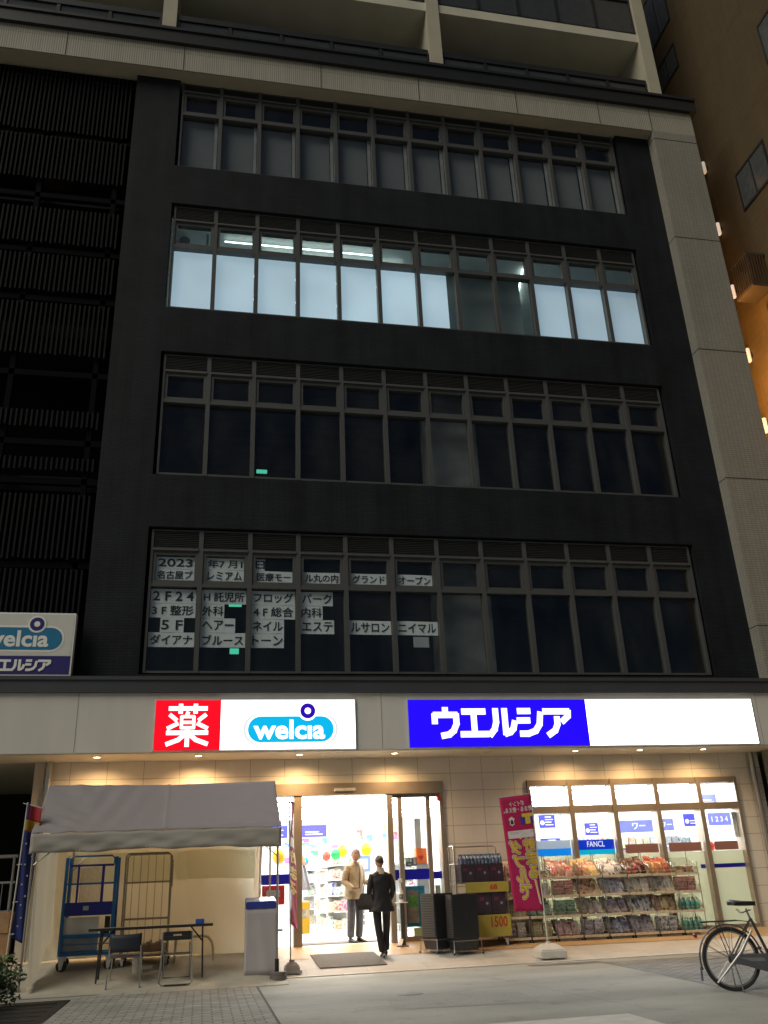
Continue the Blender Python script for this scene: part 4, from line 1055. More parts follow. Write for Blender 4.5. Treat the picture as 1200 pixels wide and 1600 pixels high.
for q, u0 in ((.76, .5), (.70, .25), (.62, .7), (.55, .35), (.47, .6), (.40, .3), (.33, .65), (.25, .4), (.17, .55), (.10, .35)):
    p = bf(u0, q); m.prism(disc(p[0], p[2], .013, 8), p[1] - .008, p[1] - .006)
m.build('dot_print', mat('print_stars', (.35, .36, .2), .6), lb)

# ================================================================== BASKET STACKS, ROLL CART, SANITISER STAND
M_bask = mat('basket_black', (.028, .029, .031), .38, var=.1)
M_wire = mat('zinc_wire', (.42, .40, .36), .3, .85, var=.05)
def basket_mb():
    """open tapered tub, ribbed ends, thick rim and folded handle"""
    m = MB(); a, b, c, e, h = .215, .155, .185, .13, .19; th = .006
    def ring(x, y, z): return [(-x, -y, z), (x, -y, z), (x, y, z), (-x, y, z)]
    m.add(ring(c, e, 0) + ring(a, b, h) + ring(a - th, b - th, h) + ring(c - th, e - th, th),
          [(0, 3, 2, 1)] + [(i, (i + 1) % 4, 4 + (i + 1) % 4, 4 + i) for i in range(4)] + [(4 + i, 4 + (i + 1) % 4, 8 + (i + 1) % 4, 8 + i) for i in range(4)] + [(8 + i, 8 + (i + 1) % 4, 12 + (i + 1) % 4, 12 + i) for i in range(4)] + [(12, 13, 14, 15)])
    return m
bmesh_b = mk(basket_mb(), 'basket_tub', M_bask)
def rim_mb():
    m = MB(); a, b, h = .215, .155, .19
    m.box(-a - .006, a + .006, -b - .006, -b, h - .012, h + .003); m.box(-a - .006, a + .006, b, b + .006, h - .012, h + .003); m.mi = 1
    m.box(-a - .02, -a, -b * .92, b * .92, h - .009, h + .004); m.box(a, a + .02, -b * .92, b * .92, h - .009, h + .004)
    return m
bmesh_r = mk(rim_mb(), 'rim', [M_bask, mat('basket_rim_grey', (.12, .12, .12), .35, var=.05)])
def basket_stack(x, y, rz, n, side):
    z = G(x, y)
    st = thing('basket_stand', 'chrome wire stand on small feet under the %s black basket stack' % side, 'basket stand', (x, y, z), rz, 'stands under the basket stacks')
    m = MB()
    for zz, a, b in ((.20, .235, .175), (.05, .21, .15)): m.tube([(-a, -b, zz), (a, -b, zz), (a, b, zz), (-a, b, zz)], .0065, 6, True)
    for i in range(5): m.tube([(-.2 + .1 * i, -.15, .05), (-.2 + .1 * i, .15, .05)], .004, 6)
    m.build('frame', M_wire, st, None, True)
    for sx in (-1, 1):
        for sy in (-1, 1):
            MB().tube([(sx * .235, sy * .175, .21), (sx * .24, sy * .18, .05), (sx * .25, sy * .19, .018)], .008, 6).build('leg', M_wire, st, None, True)
            MB().lathe([(.001, -.01), (.018, -.01), (.018, .01), (.001, .01)], (sx * .25, sy * .19, .018), 10, 'x').build('foot', M_black, st, None, True)
    M4 = Matrix.Rotation(rz, 4, 'Z')
    for i in range(n):
        b = link('shopping_basket', bmesh_b); b.location = (x + random.uniform(-.002, .002), y + random.uniform(-.002, .002), z + .065 + i * .0245); b.rotation_euler = (0, 0, rz + random.uniform(-.006, .006))
        tag(b, 'black shopping basket nested in the %s of the two stacks' % side, 'basket', 'baskets in the %s stack' % side)
        r = bpy.data.objects.new('rim', bmesh_r); col.objects.link(r); r.parent = b
basket_stack(4.915, -.30, R(34), 26, 'left')
basket_stack(5.27, -.47, R(9), 26, 'right')
# roll cart with boxed goods
z = G(5.75, .1)
rc = wthing('roll_cart', 'chrome roll cart loaded with dark cartons and yellow price boards by the wall', 'trolley', (5.78, .12, z))
fr = MB()
for x in (5.30,):
    fr.tube([(x, -.14, z + .15), (x, -.14, z + 1.5), (x, -.10, z + 1.535), (x, .14, z + 1.535), (x, .18, z + 1.5), (x, .18, z + .15)], .014, 10)
    for q in (1.25, .95, .62): fr.tube([(x, -.14, z + q), (x, .18, z + q)], .010, 8)
    for yy in (-.04, .07): fr.tube([(x, yy, z + .2), (x, yy, z + 1.5)], .006, 6)
fr.tube([(5.32, .36, z + 1.5), (5.36, .36, z + 1.535), (6.15, .36, z + 1.535), (6.2, .36, z + 1.5), (6.2, .36, z + .15)], .010, 10)
for q in (.3, .6, .9, 1.2): fr.tube([(5.3, .36, z + q), (6.2, .36, z + q)], .006, 6)
fr.tube([(6.2, -.06, z + .15), (6.2, -.06, z + 1.2)], .012, 10)
fr.box(5.3, 6.21, -.12, .38, z + .12, z + .15)
fr.build('frame', M_wire, rc, None, True)
for x in (5.38, 6.12):
    for y in (-.06, .3): caster(x, y, G(x, y), .12, rc, M_cw)
M_py = mat('price_yellow', (.42, .36, .06), .5, var=.12, scale=5); M_pr = mat('price_red', (.42, .05, .02), .5)
p1 = MB().rbox(5.46, 6.21, -.155, -.148, z + .80, z + .955, .002).build('price_board', M_py, rc)
text_mb('68', 5.88, 6.01, z + .835, z + .92, -.1555, .03, .002).build('lettering', M_pr, p1)
p2 = MB().rbox(5.60, 6.20, -.155, -.148, z + .13, z + .455, .002).build('price_board', M_py, rc)
text_mb('1500', 5.86, 6.14, z + .265, z + .43, -.1555, .02, .002).build('lettering', M_pr, p2)
# cartons on the cart
def carton_mb(wd, dp, h):
    m = MB(); m.rbox(-wd / 2, wd / 2, -dp / 2, dp / 2, 0, h, .004); m.mi = 1
    m.prism(disc(wd * .18, h * .5, .022, 12), -dp / 2 - .0015, -dp / 2 - .0005); m.mi = 2
    m.box(-wd * .32, -wd * .02, -dp / 2 - .0015, -dp / 2 - .0005, h * .62, h * .78)
    return m
M_cart = mat('carton_dark', (.035, .026, .04), .45, var=.25); M_em = mat('carton_mark_grey', (.25, .22, .24), .5); M_em2 = mat('carton_mark_red', (.16, .03, .05), .5)
for tier, (zz, h, word) in enumerate(((.155, .30, 'bottom'), (.46, .335, 'middle'), (.958, .285, 'top'))):
    for q in range(3):
        x = 5.53 + .25 * q
        o = carton_mb(.243, .36, h).build('carton', [M_cart, M_em, M_em2]); o.location = (x, .06, z + zz)
        tag(o, 'dark purple drinks carton in the %s row on the roll cart' % word, 'carton', 'cartons in the %s row of the roll cart' % word)
o = MB().rbox(-.4, .4, -.16, .16, 0, .012, .003).build('carton_tray', mat('tray_dark', (.05, .045, .05), .5)); o.location = (5.76, .08, z + .943)
tag(o, 'flat dark board under the top row of cartons on the roll cart', 'board')
bt_me = mk(MB().lathe([(.001, 0), (.028, 0), (.03, .01), (.03, .09), (.012, .125), (.012, .14), (.014, .14), (.014, .155), (.001, .155)], (0, 0, 0), 10), 'water_bottle', printed('bottle_blue', [(.05, .07, .16), (.18, .22, .28), (.07, .10, .2)], 24, .2))
for i in range(12):
    for j in range(3):
        o = link('water_bottle', bt_me); o.location = (5.45 + .062 * i, -.05 + .07 * j, z + 1.246)
        tag(o, 'small blue labelled drink bottle on top of the dark cartons', 'bottle', 'bottles on top of the roll cart')
# wire racks on castors along the shop window, with clear bins of goods
M_clear = glass('bin_acrylic', (.93, .92, .9), .9)
ROW = [1.155, .865, .555, .235]
def pack_mb(kind):
    m = MB()
    if kind == 'bag':      # pillow bag with crimped ends
        def f(u, v, s):
            b = math.sin(PI * min(1, max(0, (v - .06) / .88))) ** .35 * math.sin(PI * u) ** .25
            return (-.068 + .136 * u + .004 * math.sin(9 * v + 3 * u), s * (.015 + .004 * math.sin(7 * u + 5 * v)) * b, .165 * v)
        m.sheet(lambda u, v: f(u, v, -1), 7, 9); m.sheet(lambda u, v: f(1 - u, v, 1), 7, 9)
    elif kind == 'box': m.rbox(-.05, .05, -.02, .02, 0, .135, .003)
    elif kind == 'flat': m.rbox(-.075, .075, -.05, .05, 0, .035, .006)
    elif kind == 'bottle': m.lathe([(.001, 0), (.027, 0), (.03, .008), (.03, .10), (.024, .125), (.010, .15), (.010, .165), (.014, .165), (.014, .19), (.001, .19)], (0, 0, 0), 12)
    elif kind == 'tub': m.lathe([(.001, 0), (.042, 0), (.05, .08), (.053, .08), (.053, .092), (.001, .094)], (0, 0, 0), 14)
    return m
PM = {}
def pack_me(kind, key, cols):
    if (kind, key) not in PM: PM[(kind, key)] = mk(pack_mb(kind), 'pack', printed('pack_' + key, cols, 14, .28))
    return PM[(kind, key)]
COL = {
 'brown': [(.12, .05, .03), (.42, .28, .16), (.22, .08, .05)], 'red': [(.42, .03, .04), (.62, .30, .22), (.34, .02, .03)],
 'orange': [(.58, .22, .05), (.66, .40, .18), (.5, .16, .03)], 'grey': [(.10, .11, .13), (.46, .46, .48), (.08, .10, .16)],
 'redblack': [(.45, .03, .03), (.05, .02, .02), (.5, .15, .08)], 'amber': [(.55, .2, .05), (.40, .10, .03), (.62, .3, .1)],
 'white': [(.6, .6, .58), (.45, .45, .43), (.7, .68, .62)], 'maroon': [(.28, .05, .06), (.40, .18, .16), (.2, .03, .04)],
 'navy': [(.05, .07, .18), (.28, .30, .36), (.10, .13, .28)], 'dull': [(.22, .20, .18), (.36, .33, .30), (.14, .13, .12)],
 'green': [(.05, .22, .13), (.22, .38, .28), (.08, .28, .18)], 'teal': [(.02, .22, .17), (.05, .30, .24), (.02, .17, .14)],
 'purple': [(.16, .12, .20), (.38, .34, .40), (.22, .15, .25)], 'olive': [(.28, .26, .10), (.42, .38, .20), (.2, .18, .1)], 'pink': [(.42, .20, .22), (.52, .36, .34), (.3, .12, .15)]}
GRID = [
 ['brown bag', 'brown flat', 'red bag', 'orange bag', 'grey bag', 'redblack bag', 'amber bag', 'brown flat'],
 ['olive bag', 'white tub', 'maroon flat', 'brown bag', 'navy bag', 'dull bag', 'dull bag', 'maroon flat'],
 ['olive bag', 'green box', 'green flat', 'dull box', 'purple box', 'grey bag', 'brown bag', 'teal bottle'],
 ['dull flat', 'olive flat', 'pink box', 'purple flat', 'navy box', 'purple bag', 'grey flat', 'teal bottle']]
ORD = ['first', 'second', 'third', 'fourth', 'fifth', 'sixth', 'seventh', 'eighth']
RW = ['top', 'second', 'third', 'bottom']
KN = {'bag': 'bag', 'box': 'box', 'flat': 'flat pack', 'bottle': 'bottle', 'tub': 'tub'}
COL = {k: [tuple((x * .75 + .25 * sum(c) / 3) * (1.0 if k in ('red', 'orange', 'redblack', 'amber') else 1.45) for x in c) for c in v] for k, v in COL.items()}
M_tag = mat('shelf_ticket', (.62, .50, .36), .5, var=.2, scale=20)
PITCH = .462
def rack_mb():
    m = MB(); wd = PITCH - .012
    for x in (.012, wd - .012):
        m.tube([(x, .02, .06), (x, .02, 1.17)], .0075, 6); m.tube([(x, .36, .06), (x, .36, 1.36)], .0075, 6)
        for q in (.12, .45, .75, 1.05): m.tube([(x, .02, q), (x, .36, q)], .005, 6)
    return m
rack_frame = mk(rack_mb(), 'frame', M_wire)
def shelf_mb():
    m = MB(); wd = PITCH - .012
    m.tube([(0, 0, 0), (wd, 0, 0)], .006, 6); m.tube([(0, .37, 0), (wd, .37, 0)], .006, 6); m.tube([(0, 0, .06), (wd, 0, .06)], .004, 6)
    for i in range(9): m.tube([(.01 + i * (wd - .02) / 8, 0, 0), (.01 + i * (wd - .02) / 8, .37, 0)], .003, 4, cap=False)
    return m
rack_shelf = mk(shelf_mb(), 'wire_shelf', M_wire)
rack_strip = mk(MB().rbox(.01, PITCH - .022, -.012, -.007, -.028, .012, .002), 'ticket_strip', M_tag)
cast_me = mk(MB().lathe([(.001, -.01), (.026, -.01), (.028, 0), (.026, .01), (.001, .01)], (0, 0, .028), 12, 'x'), 'caster', M_black)
def bin_mb(h):
    m = MB(); wd = PITCH - .03
    m.box(0, wd, .0, .004, 0, h * .55); m.box(0, wd, .34, .344, 0, h * 1.5)
    for x in (0, wd - .004): m.add([(x, .004, 0), (x, .34, 0), (x, .34, h * 1.5), (x, .004, h * .55), (x + .004, .004, 0), (x + .004, .34, 0), (x + .004, .34, h * 1.5), (x + .004, .004, h * .55)],
        [(0, 1, 2, 3), (7, 6, 5, 4), (0, 4, 5, 1), (1, 5, 6, 2), (2, 6, 7, 3), (3, 7, 4, 0)])
    m.box(.004, wd - .004, .004, .34, 0, .004)
    return m
bin_me = mk(bin_mb(.17), 'display_bin', M_clear)
rg_ = random.Random(11)
for c in range(8):
    x0 = 6.125 + c * PITCH; y0 = -.02
    zb = G(x0 + .2, .15)
    dz = -.09 * c / 7
    rk = thing('display_rack', 'chrome wire rack on castors, %s from the left along the shop window' % ORD[c], 'display rack', (x0, y0, zb), 0, 'wire racks along the shop window')
    link('frame', rack_frame, rk)
    for r_ in range(4):
        sz = ROW[r_] + .03 + dz * .25 - zb
        s_ = link('wire_shelf', rack_shelf, rk, (0, 0, sz)); link('ticket_strip', rack_strip, s_)
        col_, kind = GRID[r_][c].split()
        zsh = zb + sz + .009
        b = link('display_bin', bin_me); b.location = (x0 + .009, y0 + .008, zsh)
        tag(b, 'clear acrylic bin in the %s row of the %s wire rack from the left' % (RW[r_], ORD[c]), 'bin', 'clear bins on the wire racks')
        lab = '%s %s in the %s row clear bin of the %s wire rack' % ({'redblack': 'red and black', 'dull': 'dull brown grey'}.get(col_, col_), KN[kind], RW[r_], ORD[c])
        grp = '%s row goods of the %s rack' % (RW[r_], ORD[c])
        me = pack_me(kind, col_, COL[col_])
        if kind == 'flat': spots = [(.13 + .17 * (i % 2), .11 + .11 * (i // 2 % 2), .038 * (i // 4)) for i in range(24 if r_ else 12)]
        elif kind == 'bottle': spots = [(.07 + .095 * (i % 4), .07 + .1 * (i // 4), 0) for i in range(8)]
        elif kind == 'tub': spots = [(.08 + .13 * (i % 3), .08 + .12 * (i // 3 % 2), .095 * (i // 6)) for i in range(12)]
        else: spots = [(.075 + .137 * (i % 3), .075 + .06 * (i // 3 % 4), .034 * (i // 3) * (1 if r_ == 0 else .75)) for i in range(12)]
        for (px, py, pz) in spots:
            o = link('goods_' + kind.replace('flat', 'flat_pack'), me); o.location = (x0 + .02 + px, y0 + .03 + py, zsh + .005 + pz)
            tl = 1 if kind in ('bag', 'box') else 0
            o.rotation_euler = (-R(rg_.uniform(22, 40)) * tl, R(rg_.uniform(-5, 5)) * tl, R(rg_.uniform(-5, 5)))
            if kind in ('box', 'bag') and r_: o.scale = (1.05, 1.3, rg_.uniform(1.28, 1.5))
            elif kind == 'bag': o.scale = (1.0, 1.15, rg_.uniform(1.12, 1.32))
            tag(o, lab, KN[kind], grp)
    for px in (.02, PITCH - .03):
        for py in (.03, .35): link('caster', cast_me, rk, (px, py, G(x0 + px, y0 + py) - zb + .0))
# hand sanitiser stand
z = G(4.42, .25)
hs = wthing('sanitiser_stand', 'slim hand sanitiser stand with white bottle tray beside the glass door', 'stand', (4.43, .25, z))
m = MB(); m.rbox(4.32, 4.52, .16, .36, z, z + .014, .005); m.rbox(4.42, 4.49, .24, .3, z + .01, z + .66, .006); m.build('post', mat('stand_grey', (.09, .085, .08), .4), hs)
m = MB(); m.tube([(4.40, .235, z + .02), (4.375, .235, z + .66)], .008, 8); m.rbox(4.345, 4.54, .17, .34, z + .655, z + .668, .004); m.add([(4.32, .1, z + .02), (4.39, .1, z + .02), (4.44, .2, z + .1), (4.37, .2, z + .1), (4.32, .1, z + .035), (4.39, .1, z + .035), (4.44, .2, z + .115), (4.37, .2, z + .115)],
   [(0, 3, 2, 1), (4, 5, 6, 7), (0, 1, 5, 4), (1, 2, 6, 5), (2, 3, 7, 6), (3, 0, 4, 7)]); m.build('white_tray', mat('stand_white', (.72, .71, .68), .4), hs)
sb = wthing('pump_bottle', 'white pump bottle standing on the sanitiser stand tray', 'bottle', (4.44, .25, z + .67))
MB().lathe([(.001, 0), (.04, 0), (.042, .02), (.042, .15), (.015, .2), (.015, .22), (.001, .22)], (4.44, .25, z + .67), 14).build('bottle', mat('bottle_white', (.7, .7, .68), .3), sb, None, True)
MB().lathe([(.0425, .04), (.0435, .04), (.0435, .12), (.0425, .12)], (4.44, .25, z + .67), 14).build('label', printed('bottle_print', [(.55, .55, .54), (.2, .2, .2), (.6, .6, .6)], 30), sb, None, True)
m = MB(); m.tube([(4.44, .25, z + .88), (4.44, .25, z + .96), (4.41, .2, z + .955)], .009, 8); m.rbox(4.4, 4.47, .225, .245, z + .97, z + 1.03, .003); m.build('pump', mat('stand_white', (.7, .7, .68), .4), sb)
# mats
def matmesh(x0, x1, y0, y1, h, flat=None):
    return MB().sheet(lambda u, v: (x0 + u * (x1 - x0) + (1 - v) * (.06 if flat is None else 0), y0 + v * (y1 - y0), (G(x0 + u * (x1 - x0), y0 + v * (y1 - y0)) if flat is None else flat) + h), 10, 6, .008)
M_mat = mat('door_mat_grey', (.15, .14, .125), .95, var=.2, scale=40, bump=.5, bscale=250)
tag(matmesh(2.86, 3.88, -.92, -.1, .024).build('door_mat', M_mat), 'grey fibre door mat outside in front of the open entrance', 'mat')
tag(matmesh(2.82, 4.28, .95, 1.65, .012, .285).build('door_mat', M_mat), 'grey fibre mat just inside the entrance under the man', 'mat')
# ================================================================== PEOPLE
def skinned(J, E, lv=2, root=0):
    """joints [(pos, radius)], edges -> smooth limb surface as raw verts and faces"""
    me = bpy.data.meshes.new('sk'); me.from_pydata([j[0] for j in J], E, []); o = bpy.data.objects.new('sk', me); col.objects.link(o)
    md = o.modifiers.new('skin', 'SKIN'); md.use_smooth_shade = True
    for i, j in enumerate(J):
        r = j[1]; sv = me.skin_vertices[0].data[i]
        sv.radius = (r, r) if not isinstance(r, tuple) else r
        sv.use_root = (i == root)
    sb_ = o.modifiers.new('sub', 'SUBSURF'); sb_.levels = lv; sb_.render_levels = lv
    dg = bpy.context.evaluated_depsgraph_get(); dg.update()
    m2 = bpy.data.meshes.new_from_object(o.evaluated_get(dg))
    v = [tuple(q.co) for q in m2.vertices]; f = [tuple(p.vertices) for p in m2.polygons]
    bpy.data.objects.remove(o); bpy.data.meshes.remove(me); bpy.data.meshes.remove(m2)
    return v, f
def add_sk(mb, J, E, lv=2, root=0, mi=0):
    v, f = skinned(J, E, lv, root); mb.mi = mi; mb.add(v, f); return mb
def chain(pts): return [(tuple(p), r) for p, r in pts], [(i, i + 1) for i in range(len(pts) - 1)]
def hand(mb, wrist, direction, palm_n, thumb_side, curl=.5, s=1.0):
    """palm with four unequal curled fingers and a thumb from the side of the palm"""
    w_ = Vector(wrist); d_ = Vector(direction).normalized(); n_ = Vector(palm_n); n_ = (n_ - d_ * n_.dot(d_)).normalized(); a_ = d_.cross(n_).normalized() * thumb_side
    J = [(tuple(w_), .021 * s), (tuple(w_ + d_ * .035 * s), (.026 * s)), (tuple(w_ + d_ * .07 * s), .028 * s)]
    E = [(0, 1), (1, 2)]
    add_sk(mb, J, E, 1, 0)
    for k, (off, ln) in enumerate(((.027, .070), (.009, .078), (-.009, .072), (-.026, .058))):
        p = w_ + d_ * .068 * s + a_ * off * s; pts = [(p, .0085 * s)]; ang = .25
        for q in (.45, .32, .23):
            ang += curl * 1.0
            p = p + (d_ * math.cos(ang) + n_ * math.sin(ang)) * ln * q * s; pts.append((p, .0078 * s))
        add_sk(mb, *chain(pts), 1)
    p = w_ + d_ * .022 * s + a_ * .022 * s
    pts = [(p, .011 * s)]; p = p + (a_ * .7 + d_ * .6 + n_ * .3).normalized() * .035 * s; pts.append((p, .010 * s)); p = p + (d_ * .8 + n_ * .6).normalized() * .03 * s; pts.append((p, .008 * s))
    add_sk(mb, *chain(pts), 1)
def head_verts(mb, c, yaw, pitch, s=1.0, mi=0):
    """skull, jaw, nose, brow, lips and ears in one surface; faces -y at yaw 0"""
    NU, NV = 26, 20; o = len(mb.v)
    P = []; F = []
    for j in range(NV + 1):
        th = PI * j / NV
        for i in range(NU):
            a = 2 * PI * i / NU
            x, y, z_ = math.sin(th) * math.sin(a), -math.sin(th) * math.cos(a), math.cos(th)
            X, Y, Z = x * .075, y * .095, z_ * .112
            if Z < 0:
                k = -Z / .112; X *= 1 - .30 * k ** 1.5; Y = Y * (1 - .12 * k) - (.012 * k if y < 0 else -.012 * k)
            if y < -.3:
                n = math.exp(-(x / .2) ** 2) * math.exp(-((z_ + .12) / .17) ** 2); Y -= .026 * n
                e = math.exp(-((abs(x) - .38) / .15) ** 2) * math.exp(-((z_ - .1) / .1) ** 2); Y += .012 * e
                l = math.exp(-(x / .3) ** 2) * math.exp(-((z_ + .48) / .07) ** 2); Y -= .007 * l
                ch = math.exp(-(x / .3) ** 2) * math.exp(-((z_ + .85) / .15) ** 2); Y -= .012 * ch
                br = math.exp(-((z_ - .25) / .08) ** 2) * math.exp(-(x / .6) ** 2); Y -= .005 * br
            P.append((X, Y, Z))
    for j in range(NV):
        for i in range(NU):
            l = (i + 1) % NU; F.append((j * NU + i, (j + 1) * NU + i, (j + 1) * NU + l, j * NU + l))
    mb.mi = mi; mb.add(P, F)
    for sx in (-1, 1): mb.ball((sx * .078, .008, -.008), .03, 8, 6, (.35, .6, 1.05))
    for sx in (-1, 1): mb.ball((sx * .029, -.080, .012), .0105, 8, 6, (1.1, .6, .8))
    M = Matrix.Translation(Vector(c)) @ Matrix.Rotation(yaw, 4, 'Z') @ Matrix.Rotation(pitch, 4, 'X') @ Matrix.Scale(s, 4)
    mb.xf(M, o); return M
def face_marks(mb, M, mi_eye, mi_lip, mi_brow):
    o = len(mb.v)
    for sx in (-1, 1):
        mb.mi = mi_eye; mb.ball((sx * .029, -.0875, .012), .0048, 8, 6)
        mb.mi = mi_brow; mb.tube([(sx * .016, -.093, .030), (sx * .032, -.091, .034), (sx * .046, -.080, .030)], .003, 6)
    mb.mi = mi_lip; mb.tube([(-.022, -.088, -.052), (0, -.098, -.050), (.022, -.088, -.052)], .0045, 6)
    mb.xf(M, o)
def hair_cap(M, back=1.0, low=-.02, front=.045, grow=.010, fringe=0.0):
    """hair following the skull, lower at the nape than at the brow"""
    m = MB(); NU, NV = 28, 12; P = []; F = []
    for j in range(NV + 1):
        for i in range(NU):
            a = 2 * PI * i / NU; fr = (1 + math.cos(a)) / 2       # 1 at the face
            zl = front * fr ** .7 + low * (1 - fr ** .7)
            th_end = math.acos(max(-1, min(1, zl / .112))); th = th_end * j / NV
            g = grow * (1 + .25 * math.sin(a * 9 + j)) * (1 - .3 * (j / NV) ** 4)
            P.append((math.sin(th) * math.sin(a) * (.075 + g), -math.sin(th) * math.cos(a) * (.095 + g), math.cos(th) * (.112 + g)))
    for j in range(NV):
        for i in range(NU):
            l = (i + 1) % NU; F.append((j * NU + i, (j + 1) * NU + i, (j + 1) * NU + l, j * NU + l))
    m.add(P, F); m.xf(M); return m
def loft(rings, seg=24, cap=False):
    """garment shell: rings of (centre, half width, half depth)"""
    R2 = []
    for (c1_, a1_, b1_), (c2_, a2_, b2_) in zip(rings[:-1], rings[1:]):
        for q in range(4): R2.append((tuple(c1_[k] + (c2_[k] - c1_[k]) * q / 4 for k in range(3)), a1_ + (a2_ - a1_) * q / 4, b1_ + (b2_ - b1_) * q / 4))
    rings = R2 + [rings[-1]]
    m = MB(); n = len(rings); P = []
    for (c, a, b) in rings:
        for k in range(seg):
            t = 2 * PI * k / seg; ct, st = math.cos(t), math.sin(t); e = .8
            P.append((c[0] + a * math.copysign(abs(ct) ** e, ct), c[1] + b * math.copysign(abs(st) ** e, st), c[2]))
    F = [(i * seg + k, i * seg + (k + 1) % seg, (i + 1) * seg + (k + 1) % seg, (i + 1) * seg + k) for i in range(n - 1) for k in range(seg)]
    if cap: F.append(tuple(range(seg))[::-1]); F.append(tuple((n - 1) * seg + k for k in range(seg)))
    return m.add(P, F)
def sleeve(pts, wr=.008):
    """tapered sleeve with soft folds: pts [(pos, r)]"""
    out = []
    for (p, r), (p2, r2) in zip(pts[:-1], pts[1:]):
        for q in range(5):
            t = q / 5; out.append((Vector(p).lerp(Vector(p2), t), r + (r2 - r) * t + wr * .5 * math.sin(q * 2.4 + len(out))))
    out.append((Vector(pts[-1][0]), pts[-1][1]))
    m = MB(); m.tube([a for a, b in out], [b for a, b in out], 14); return m
M_skin = mat('skin', (.44, .25, .18), .5, var=.06, scale=20); M_lip = mat('lip', (.32, .13, .11), .5); M_eye = mat('eye_dark', (.02, .015, .012), .2)
M_hairg = mat('hair_grey_brown', (.19, .14, .125), .6, var=.3, scale=60, bump=.5, bscale=120, stretch=(1, 1, .2)); M_hairb = mat('hair_dark', (.028, .02, .018), .5, var=.3, scale=60, bump=.5, bscale=120, stretch=(1, 1, .2))
M_jk = mat('jacket_beige', (.31, .255, .17), .75, var=.16, scale=9, bump=.7, bscale=22); M_tr = mat('trousers_slate', (.065, .068, .085), .8, var=.25, scale=8, bump=.7, bscale=16)
M_suit = mat('suit_black', (.012, .012, .014), .6, var=.2, scale=8, bump=.4, bscale=12); M_shoe = mat('shoe_black', (.014, .012, .011), .3)
def shoe(mb, heel, toe, s=1.0, hl=.0):
    """closed shoe with a sole from heel to toe"""
    h, t = Vector(heel), Vector(toe); d_ = (t - h); L_ = d_.length; d_.normalize(); sd = Vector((-d_.y, d_.x, 0))
    P = []; n = 9; seg = 10
    for i in range(n):
        q = i / (n - 1); c = h + d_ * L_ * q
        wd = .030 + .014 * math.sin(PI * min(1, q * 1.05)) ; wd *= (1 if q < .8 else (1 - (q - .8) * 2.6)); ht = .062 * (1 - q) ** .8 + .034 * (1 - .5 * q)
        if q == 0 or i == n - 1: wd *= .55; ht *= .75
        for k in range(seg):
            a = 2 * PI * k / seg; P.append(tuple(c + sd * wd * s * math.cos(a) + Vector((0, 0, (ht * s * (.5 + .5 * math.sin(a)))))))
    F = [(i * seg + k, i * seg + (k + 1) % seg, (i + 1) * seg + (k + 1) % seg, (i + 1) * seg + k) for i in range(n - 1) for k in range(seg)]
    F += [tuple(range(seg))[::-1], tuple((n - 1) * seg + k for k in range(seg))]
    mb.add(P, F)
    if hl: mb.box(h.x - .015, h.x + .015, h.y - .015, h.y + .015, h.z - hl, h.z + .01)

# man in the beige jacket just inside the door: local front is -y, 1.68 m scaled to the picture
mz = .297
man = thing('person', 'grey haired man in beige jacket and slate trousers standing in the doorway holding a phone', 'person', (3.76, 1.05, mz), R(38))
SC = .875; man.scale = (SC, SC, SC); man.rotation_euler = (R(3), R(-1.5), R(38))
body = MB()
J = [((0, .0, .90), .10), ((0, .005, 1.05), .11), ((0, .01, 1.22), .12), ((0, .0, 1.37), .09), ((0, -.012, 1.44), .052), ((0, -.03, 1.52), .05),
     ((-.10, 0, .86), .08), ((-.10, -.01, .48), .055), ((-.09, .025, .10), .040), ((.10, 0, .86), .08), ((.092, -.06, .48), .055), ((.078, -.035, .10), .040),
     ((-.185, .01, 1.36), .052), ((-.27, .02, 1.10), .042), ((-.24, -.17, .98), .030), ((.185, .01, 1.36), .052), ((.25, -.0, 1.12), .042), ((.16, -.21, 1.07), .030)]
E = [(0, 1), (1, 2), (2, 3), (3, 4), (4, 5), (0, 6), (6, 7), (7, 8), (0, 9), (9, 10), (10, 11), (3, 12), (12, 13), (13, 14), (3, 15), (15, 16), (16, 17)]
add_sk(body, J, E, 1, 0)
Mh = head_verts(body, (0, -.045, 1.595), R(16), R(10), 1.0)
face_marks(body, Mh, 1, 2, 3)
body.mi = 0
hand(body, (-.235, -.19, .97), (.25, -.95, -.1), (0.2, 0, .95), -1, .55)
hand(body, (.155, -.23, 1.07), (-.5, -.8, -.2), (-.4, .3, -.8), 1, .45)
body.build('body', [M_skin, M_eye, M_lip, M_hairg], man, None, 'all')
hair_cap(Mh, 1, -.055, .058, .008).build('hair', M_hairg, man, None, 'all')
jk = loft([((0, .0, .78), .215, .150), ((0, 0, .80), .222, .157), ((0, 0, .84), .218, .152), ((0, 0, .95), .205, .142), ((0, .005, 1.1), .200, .136), ((0, .01, 1.25), .205, .132), ((0, .012, 1.34), .20, .115), ((0, .01, 1.40), .16, .095), ((0, 0, 1.435), .095, .078), ((0, -.01, 1.455), .078, .072)])
for i, p in enumerate(jk.v): f_ = .010 * math.sin(p[2] * 52 + p[0] * 34 + p[1] * 20) * ss(1.4, 1.15, p[2]) + .006 * math.sin(p[2] * 90 - p[0] * 60); jk.v[i] = (p[0] * (1 + f_ * 2) , p[1] * (1 + f_ * 3) + f_ * .4, p[2])
jk.build('jacket', M_jk, man, None, 'all')
